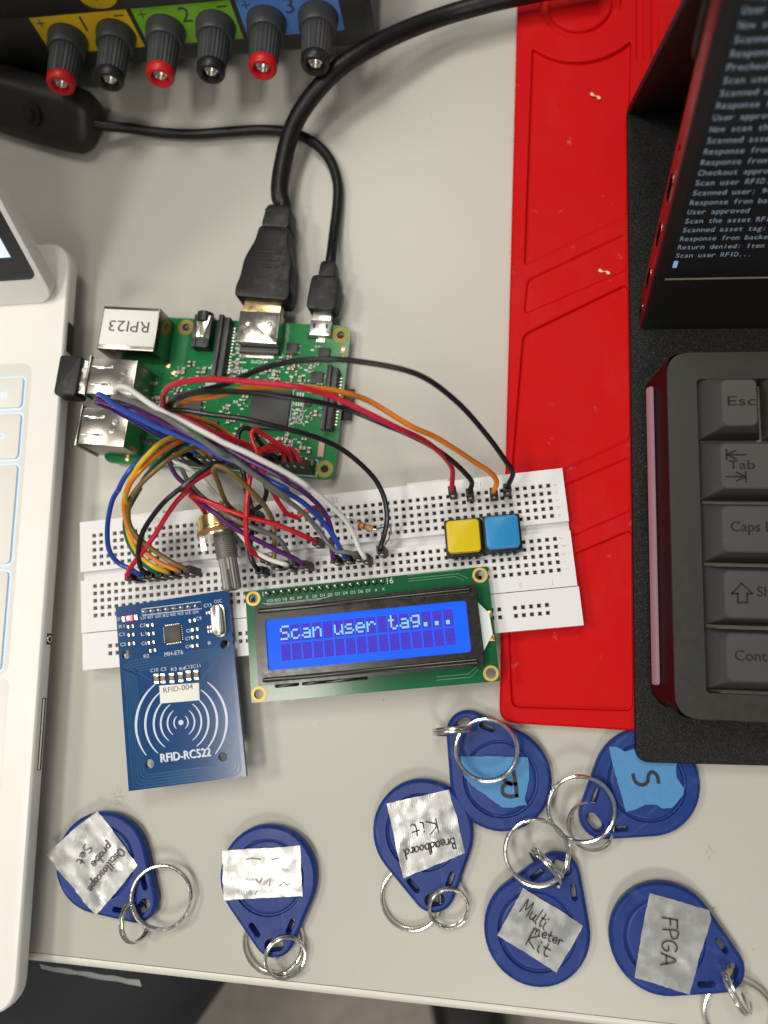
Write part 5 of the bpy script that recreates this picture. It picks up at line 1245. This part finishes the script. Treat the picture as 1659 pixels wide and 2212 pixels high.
def fob_mesh():
    o = hull(16, 7.0, 17.2); o = o if parea(o) > 0 else o[::-1]
    holes = [slot(0, 20.2, 6.0, 3.4, 0), slot(-5.9, 15.2, 4.8, 1.5, rad(59)), slot(5.9, 15.2, 4.8, 1.5, rad(121))]
    m = MB(); ring_o = circle(11.9, 48); ring_i = circle(11.2, 48)
    oi = offset(o, 1.1); om = offset(o, .35)
    flat = [oi] + [offset(h, -.25)[::-1] for h in holes] + [ring_o[::-1]]
    pts = [p for l in flat for p in l]
    tri = tessellate_polygon([[Vector((x, y, 0)) for x, y in l] for l in flat])
    m.add([(x, y, FZ) for x, y in pts], [t if parea([pts[i] for i in t]) > 0 else t[::-1] for t in tri])
    m.rings([[(x, y, 0) for x, y in offset(o, .9)], [(x, y, .5) for x, y in om], [(x, y, 1.2) for x, y in o], [(x, y, FZ - 1.1) for x, y in o], [(x, y, FZ - .35) for x, y in om], [(x, y, FZ) for x, y in oi]], False)
    for h in holes:
        m.rings([[(x, y, FZ) for x, y in offset(h, -.25)], [(x, y, FZ - .3) for x, y in h], [(x, y, .2) for x, y in h]], False)
    m.rings([[(x, y, FZ) for x, y in ring_o], [(x, y, FZ - .12) for x, y in circle(11.75, 48)], [(x, y, FZ - .85) for x, y in circle(11.6, 48)], [(x, y, FZ - .9) for x, y in circle(11.2, 48)], [(x, y, FZ - .5) for x, y in circle(10.9, 48)], [(x, y, FZ - .36) for x, y in circle(10.5, 48)], [(x, y, FZ - .35) for x, y in circle(10.0, 48)]], 'end')
    return m
FM = None
duct = mat('duct_tape_silver', (.42, .42, .415), .30, .45, bump=.22, bscale=260, rvar=.14, nscale=180)
def duct_nodes():
    """woven threads under the film"""
    N = duct.node_tree.nodes; L = duct.node_tree.links; b = N['Principled BSDF']
    tc = N.new('ShaderNodeTexCoord'); w_ = N.new('ShaderNodeTexWave'); w_.inputs['Scale'].default_value = 420; w_.inputs['Distortion'].default_value = 5; w_.inputs['Detail'].default_value = 2
    L.new(tc.outputs['Object'], w_.inputs['Vector'])
    old = b.inputs['Normal'].links[0].from_node
    bp = N.new('ShaderNodeBump'); bp.inputs['Strength'].default_value = .035; bp.inputs['Distance'].default_value = .0001
    L.new(w_.outputs['Fac'], bp.inputs['Height']); L.new(old.outputs[0], bp.inputs['Normal']); L.new(bp.outputs[0], b.inputs['Normal'])
duct_nodes()
painter = mat('painter_tape_blue', (.060, .235, .50), .6, noise=.10, nscale=700, bump=.3, bscale=1800)
def tape_mesh(poly, seed, wob=.22, z=FZ + .12, droop=None):
    """thin wrinkled film"""
    bm = bmesh.new(); rnd = random.Random(seed)
    P = []
    n = len(poly)
    for i in range(n):
        a, b = Vector(poly[i][:2]), Vector(poly[(i + 1) % n][:2]); k = max(1, int((b - a).length / 1.1))
        for j in range(k): q = a.lerp(b, j / k); P.append(q + Vector((rnd.uniform(-.09, .09), rnd.uniform(-.09, .09))) * (1 if j else 0))
    xs = [p.x for p in P]; ys = [p.y for p in P]
    inner = []
    def inside(q):
        c = False
        for i in range(len(P)):
            a, b = P[i - 1], P[i]
            if (a.y > q.y) != (b.y > q.y) and q.x < (b.x - a.x) * (q.y - a.y) / (b.y - a.y) + a.x: c = not c
        return c
    st = 1.15; x = min(xs)
    while x < max(xs):
        y = min(ys)
        while y < max(ys):
            q = Vector((x + rnd.uniform(-.15, .15), y + rnd.uniform(-.15, .15)))
            if inside(q) and min((q - p).length for p in P) > .55: inner.append(q)
            y += st
        x += st
    from mathutils.geometry import delaunay_2d_cdt
    V = P + inner; E = [(i, (i + 1) % len(P)) for i in range(len(P))]
    vv, ee, ff, *_ = delaunay_2d_cdt(V, E, [list(range(len(P)))], 1, 1e-5)
    from mathutils import noise as mn
    rr0 = random.Random(seed * 7 + 1); cx_ = sum(p.x for p in P) / len(P); cy_ = sum(p.y for p in P) / len(P)
    fold = [(rr0.uniform(0, math.pi), rr0.uniform(-6, 6), rr0.uniform(.5, 1.0)) for _ in range(5)]
    def crease(p): return sum(k_ * math.exp(-abs((p.x - cx_) * math.cos(a_) + (p.y - cy_) * math.sin(a_) - d_) / .45) for a_, d_, k_ in fold)
    out = [(p.x, p.y, z + wob * .45 * min(1.0, crease(p)) + wob * .9 * max(0, mn.noise(Vector((p.x * .28, p.y * .28, seed)))) + wob * .35 * (mn.noise(Vector((p.x * .9, p.y * .9, seed + 7))) + .5)) for p in vv]
    m = MB(); m.add(out, [tuple(f) if parea([vv[i] for i in f]) > 0 else tuple(f)[::-1] for f in ff])
    return m
def ring_pts(c, r, tilt_dir, tilt_, turns=1.9, pitch=.75, start=0, wob=0):
    """split ring: a double coil"""
    n = int(46 * turns); out = []
    td = rad(tilt_dir); axis = Vector((math.cos(td), math.sin(td), 0)); Rm = Matrix.Rotation(rad(tilt_), 3, axis)
    for k in range(n + 1):
        a = start + 2 * math.pi * turns * k / n
        p = Vector((r * math.cos(a), r * math.sin(a), (k / n - .5) * pitch * turns))
        out.append(Vector(c) + Rm @ p)
    return out
def split_ring(name, parent, c, r, td=0, tl=0, wire_r=.55, start=0, turns=1.9, pitch=1.15):
    m = MB(); m.tube(ring_pts(c, r, td, tl, turns, pitch, start), wire_r, 8, 0, flat=1.0)
    return link(name, m, chrome, parent)
def fob(label, c, tip, tapes, tmat, seed, txt=None, rings_=None, z0=0):
    global FM
    c = Vector(c); d = Vector(tip) - c; a = math.degrees(math.atan2(d.y, d.x)) - 90
    t = thing('key_fob', label, 'key fob', (c.x, c.y, z0), a, 'blue key fobs')
    if FM is None:
        o = link('fob_body', fob_mesh(), fobm, t, local=True, angle=40); FM = o
    else:
        o = FM.copy(); COL.objects.link(o); o.parent = t
    if tapes:
        tm = tape_mesh(tapes, seed, .30 if tmat is duct else .14)
        tp_ = link('tape', tm, tmat, t, angle=80)
        if txt:
            m = MB(); txt(m); link('handwriting', m, glare_pale_ink if seed == 2 else ink_mat, tp_, root=t)
    for r_ in rings_ or (): split_ring(r_[0], t, *r_[1:])
    return t
TZ = FZ + .70
pz_ = lambda Fz: (lambda pts, z=FZ + .12: [Fz(x, y, z) for x, y in pts])
# 1 oscilloscope
def t1(m):
    handwrite(m, 'Oscilloscope', F1(452, 330, TZ), F1(272, 560, TZ), 2.9, TZ, .30)
    handwrite(m, 'probe', F1(392, 305, TZ), F1(290, 422, TZ), 3.0, TZ, .30)
    handwrite(m, 'Set', F1(262, 310, TZ), F1(212, 412, TZ), 3.1, TZ, .30)
fob('blue key fob beside the laptop with tape reading Oscilloscope probe Set', F1(362, 410, 2.5), F1(572, 635, 2.5), pz_(F1)([(48, 372), (200, 232), (332, 130), (440, 268), (553, 430), (430, 585), (325, 706), (270, 650), (205, 560), (150, 500), (100, 445), (92, 420), (70, 395)]), duct, 1, t1,
    [('large_ring', F1(685, 606, 4.6), 9.7, 90, 6), ('small_ring', F1(538, 740, 5.0), 6.2, 100, 72, .5)])
# 2 blank
def t2(m):
    for P in ([(1200, 590), (1215, 572)], [(1205, 510), (1225, 530), (1240, 505)], [(1250, 535), (1285, 505), (1280, 545)], [(1150, 400), (1180, 392), (1230, 398)], [(1290, 400), (1330, 392)], [(1340, 545), (1360, 525), (1380, 540), (1400, 528)]):
        m.ribbon([F1(x, y, TZ) for x, y in P], .3, TZ)
fob('blue key fob whose silver tape glares white, writing washed out', F1(1281, 490, 2.5), F1(1318, 868, 2.5), pz_(F1)([(1022, 348), (1180, 338), (1320, 332), (1453, 322), (1458, 460), (1466, 600), (1320, 606), (1180, 614), (1030, 624), (1025, 500)]), duct, 2, t2,
    [('large_ring', F1(1305, 850, 1.2), 9.5, 0, 0, .6), ('small_ring', F1(1370, 938, 4.6), 6.2, 60, 24, .5)])
# 3 breadboard
def t3(m):
    handwrite(m, 'Breadboard', F3(715, 1072, TZ), F3(318, 1172, TZ), 3.2, TZ, .32)
    handwrite(m, 'Kit', F3(582, 925, TZ), F3(365, 985, TZ), 4.2, TZ, .32)
fob('blue key fob with tape reading Breadboard Kit upside down', F3(474, 1023, 2.5), F3(562, 1520, 2.5), pz_(F3)([(190, 810), (350, 770), (520, 735), (675, 700), (690, 780), (735, 900), (760, 1030), (800, 1195), (640, 1262), (480, 1325), (318, 1392), (270, 1180), (230, 990)]), duct, 3, t3,
    [('large_ring', F3(378, 1545, 1.2), 9.3, 0, 0, .6, 2.0), ('small_ring', F3(672, 1622, 3.8), 6.0, 40, 18, .5)])
# 4 R
def stroke(Fz, P, wd): return lambda m: [m.ribbon(cr([Fz(x, y, TZ - .3) for x, y in p], 6), wd, TZ - .3) for p in P]
fob('blue key fob with torn blue tape marked R, lying under the red mat corner', F3(1077, 610, 2.5), F3(835, 265, 2.5), pz_(F3)([(770, 440), (1020, 440), (1290, 446), (1300, 520), (1302, 600), (1285, 700), (1265, 770), (1285, 820), (1230, 825), (1180, 840), (1090, 838), (1010, 780), (930, 720), (850, 665), (790, 590), (775, 520)]), painter, 4,
    stroke(F3, [[(1178, 560), (1195, 650), (1205, 745)], [(1205, 748), (1150, 755), (1100, 735), (1092, 690), (1120, 655), (1195, 655)], [(1160, 660), (1120, 635), (1088, 605)]], 1.15),
    [('large_ring', F3(967, 390, 10.5), 9.4, 20, 5, .6, 2.2), ('small_ring', F3(705, 245, 8.0), 6.2, 4, 84, .5)])
# 5 S
fob('blue key fob with blue tape marked S, half under the black folio', F5(825, 557, 2.5), F5(525, 785, 2.5), pz_(F5)([(575, 320), (620, 318), (680, 352), (740, 338), (900, 330), (1050, 380), (1030, 470), (1035, 530), (1085, 600), (1080, 650), (1000, 738), (940, 742), (900, 716), (820, 715), (760, 745), (690, 765), (650, 620), (600, 450)]), painter, 5,
    stroke(F5, [[(738, 512), (755, 560), (800, 580), (835, 560), (845, 510), (870, 492), (900, 515), (912, 562)]], 1.05),
    [('large_ring', F5(384, 745, 7.0), 9.9, 30, 6, .6, 2.4), ('small_ring', F5(450, 860, 4.4), 6.9, 140, 10, .48)])
# 6 multimeter
def t6(m):
    handwrite(m, 'Multi', F6(360, 580, TZ), F6(492, 676, TZ), 4.6, TZ, .34)
    handwrite(m, 'meter', F6(425, 692, TZ), F6(582, 765, TZ), 3.2, TZ, .34)
    handwrite(m, 'Kit', F6(388, 752, TZ), F6(512, 820, TZ), 4.2, TZ, .34)
fob('blue key fob with tape reading Multi meter Kit', F6(452, 675, 2.5), F6(575, 355, 2.5), pz_(F6)([(382, 458), (470, 515), (575, 575), (693, 656), (650, 740), (600, 820), (555, 900), (450, 832), (350, 770), (247, 706), (300, 610)]), duct, 6, t6,
    [('large_ring', F6(453, 273, 8.5), 9.5, 110, 5, .6, 2.6), ('small_ring', F6(500, 348, 7.0), 6.4, -48, 76, .5)])
# 7 FPGA
def t7(m): handwrite(m, 'FPGA', F6(1108, 606, TZ), F6(1102, 868, TZ), 4.4, TZ, .4)
fob('blue key fob at lower right with tape reading FPGA', F6(1113, 716, 2.5), F6(1430, 880, 2.5), pz_(F6)([(1042, 485), (1150, 515), (1250, 545), (1352, 575), (1362, 620), (1340, 700), (1300, 820), (1275, 920), (1250, 1015), (1110, 970), (963, 926), (985, 780), (1010, 640)]), duct, 7, t7,
    [('small_ring', F6(1490, 985, 4.8), 6.6, 118, 74, .5), ('large_ring', F6(1505, 1122, 1.6), 9.7, 0, 2, .6, 2.5)])

# ------------------------------------------------------------------ below the desk edge
m = MB()
tp0 = [(D(85 + 27 * i, 2083 + 4.2 * i + (1.5 if i % 2 else -1), -7 + .5 * math.sin(i * 2.1)), D(90 + 27 * i, 2091 + 4.6 * i + (2 if i % 3 else 0), -14)) for i in range(9)]
m.add([p for a, b in tp0 for p in (a, b)] + [p + Vector((0, -.25, 0)) for a, b in tp0 for p in (a, b)], [(2 * i, 2 * i + 1, 2 * i + 3, 2 * i + 2) for i in range(8)] + [(18 + 2 * i, 18 + 2 * i + 2, 18 + 2 * i + 3, 18 + 2 * i + 1) for i in range(8)])
own('clear_tape', m, mat('clear_film', (.80, .80, .78), .15, spec=.9, bump=.6, bscale=250, alpha=.55), 'strip of clear tape hanging under the front desk edge', 'tape', D(150, 2105, -14))
jean = mat('dark_denim', (.018, .019, .023), .85, noise=.5, nscale=22, bump=.6, bscale=220)
def leg_mesh(P, name):
    m = MB(); m.tube([p[0] for p in P], lambda t: P[min(len(P) - 1, int(round(t * (len(P) - 1))))][1], 20, 1); return m
person = thing('person', 'seated person in dark jeans, lap just below the desk edge', 'person', (-190, -330, -720))
m = MB()
h1 = [(-90, -470, -230), (-95, -380, -222), (-100, -280, -215), (-105, -180, -212), (-108, -80, -215), (-110, 10, -222), (-112, 60, -260), (-112, 66, -330), (-110, 60, -450), (-108, 55, -580), (-106, 50, -690)]
rr1 = [92, 86, 78, 66, 58, 56, 55, 54, 52, 48, 44]
bm = bmesh.new()
me = bpy.data.meshes.new('trousers')
V = [(-570, -540, -235)]
sides = []
for s in (-1, 1):
    sides.append([(-196 + (s - 1) * 96 + s * 3 * k + .75 * (min(p[1], 0) + 130), p[1], p[2]) for k, p in enumerate(h1)])
verts = [Vector(V[0])]; edges = []; rads = [110]
for sd_ in sides:
    prev = 0
    for k, p in enumerate(sd_):
        verts.append(Vector(p)); rads.append(rr1[k]); edges.append((prev, len(verts) - 1)); prev = len(verts) - 1
A_ = FR[person.name].inverted()
me.from_pydata([tuple((A_ @ v) * MM) for v in verts], edges, [])
tro = bpy.data.objects.new('trousers', me); COL.objects.link(tro); tro.parent = person
sk = tro.modifiers.new('skin', 'SKIN'); tro.modifiers.new('sub', 'SUBSURF').levels = 2; tro.modifiers['sub'].render_levels = 2
sv = me.skin_vertices[0].data
for i, r in enumerate(rads): sv[i].radius = (r * MM, r * MM * .92)
sv[0].use_root = True
sk.use_smooth_shade = True
me.materials.append(jean)
for s in (-1, 1):
    q = sides[0 if s < 0 else 1][-1]
    m = MB(frame(q[0], q[1] + 40, -720, 0)); m.prism(roundpoly([(-42, -80), (42, -80), (50, 60), (38, 150), (-38, 150), (-50, 60)], 30), 0, 75, 22); link('shoe', m, black, person)
c0_ = D(1010, 2190, -640)
ch = thing('chair_base', 'black chair foot on the floor below the desk edge', 'chair', (c0_.x, c0_.y, -720))
m = MB(frame(c0_.x, c0_.y, 0, -78)); m.prism(roundpoly([(-40, -38), (300, -26), (300, 26), (-40, 38)], 12), -690, -630, 12); link('spoke', m, black, ch)
m = MB(frame(c0_.x, c0_.y, 0, -78)); m.lathe([(26, -12), (30, -8), (30, 8), (26, 12)], 28, X=Matrix.Translation((-8, 0, -692 + 2)) @ Matrix.Rotation(rad(90), 4, 'X')); link('caster', m, blackm, ch)
# rubber feet of the power supply
for x, y in ((-48, 20), (98, 20), (-48, 175), (98, 175)):
    m = MB(PSF); m.lathe([(6, 0), (6.5, 1), (6.2, 7.2)], 18, X=Matrix.Translation((x, y, 0))); link('foot', m, black, psu)
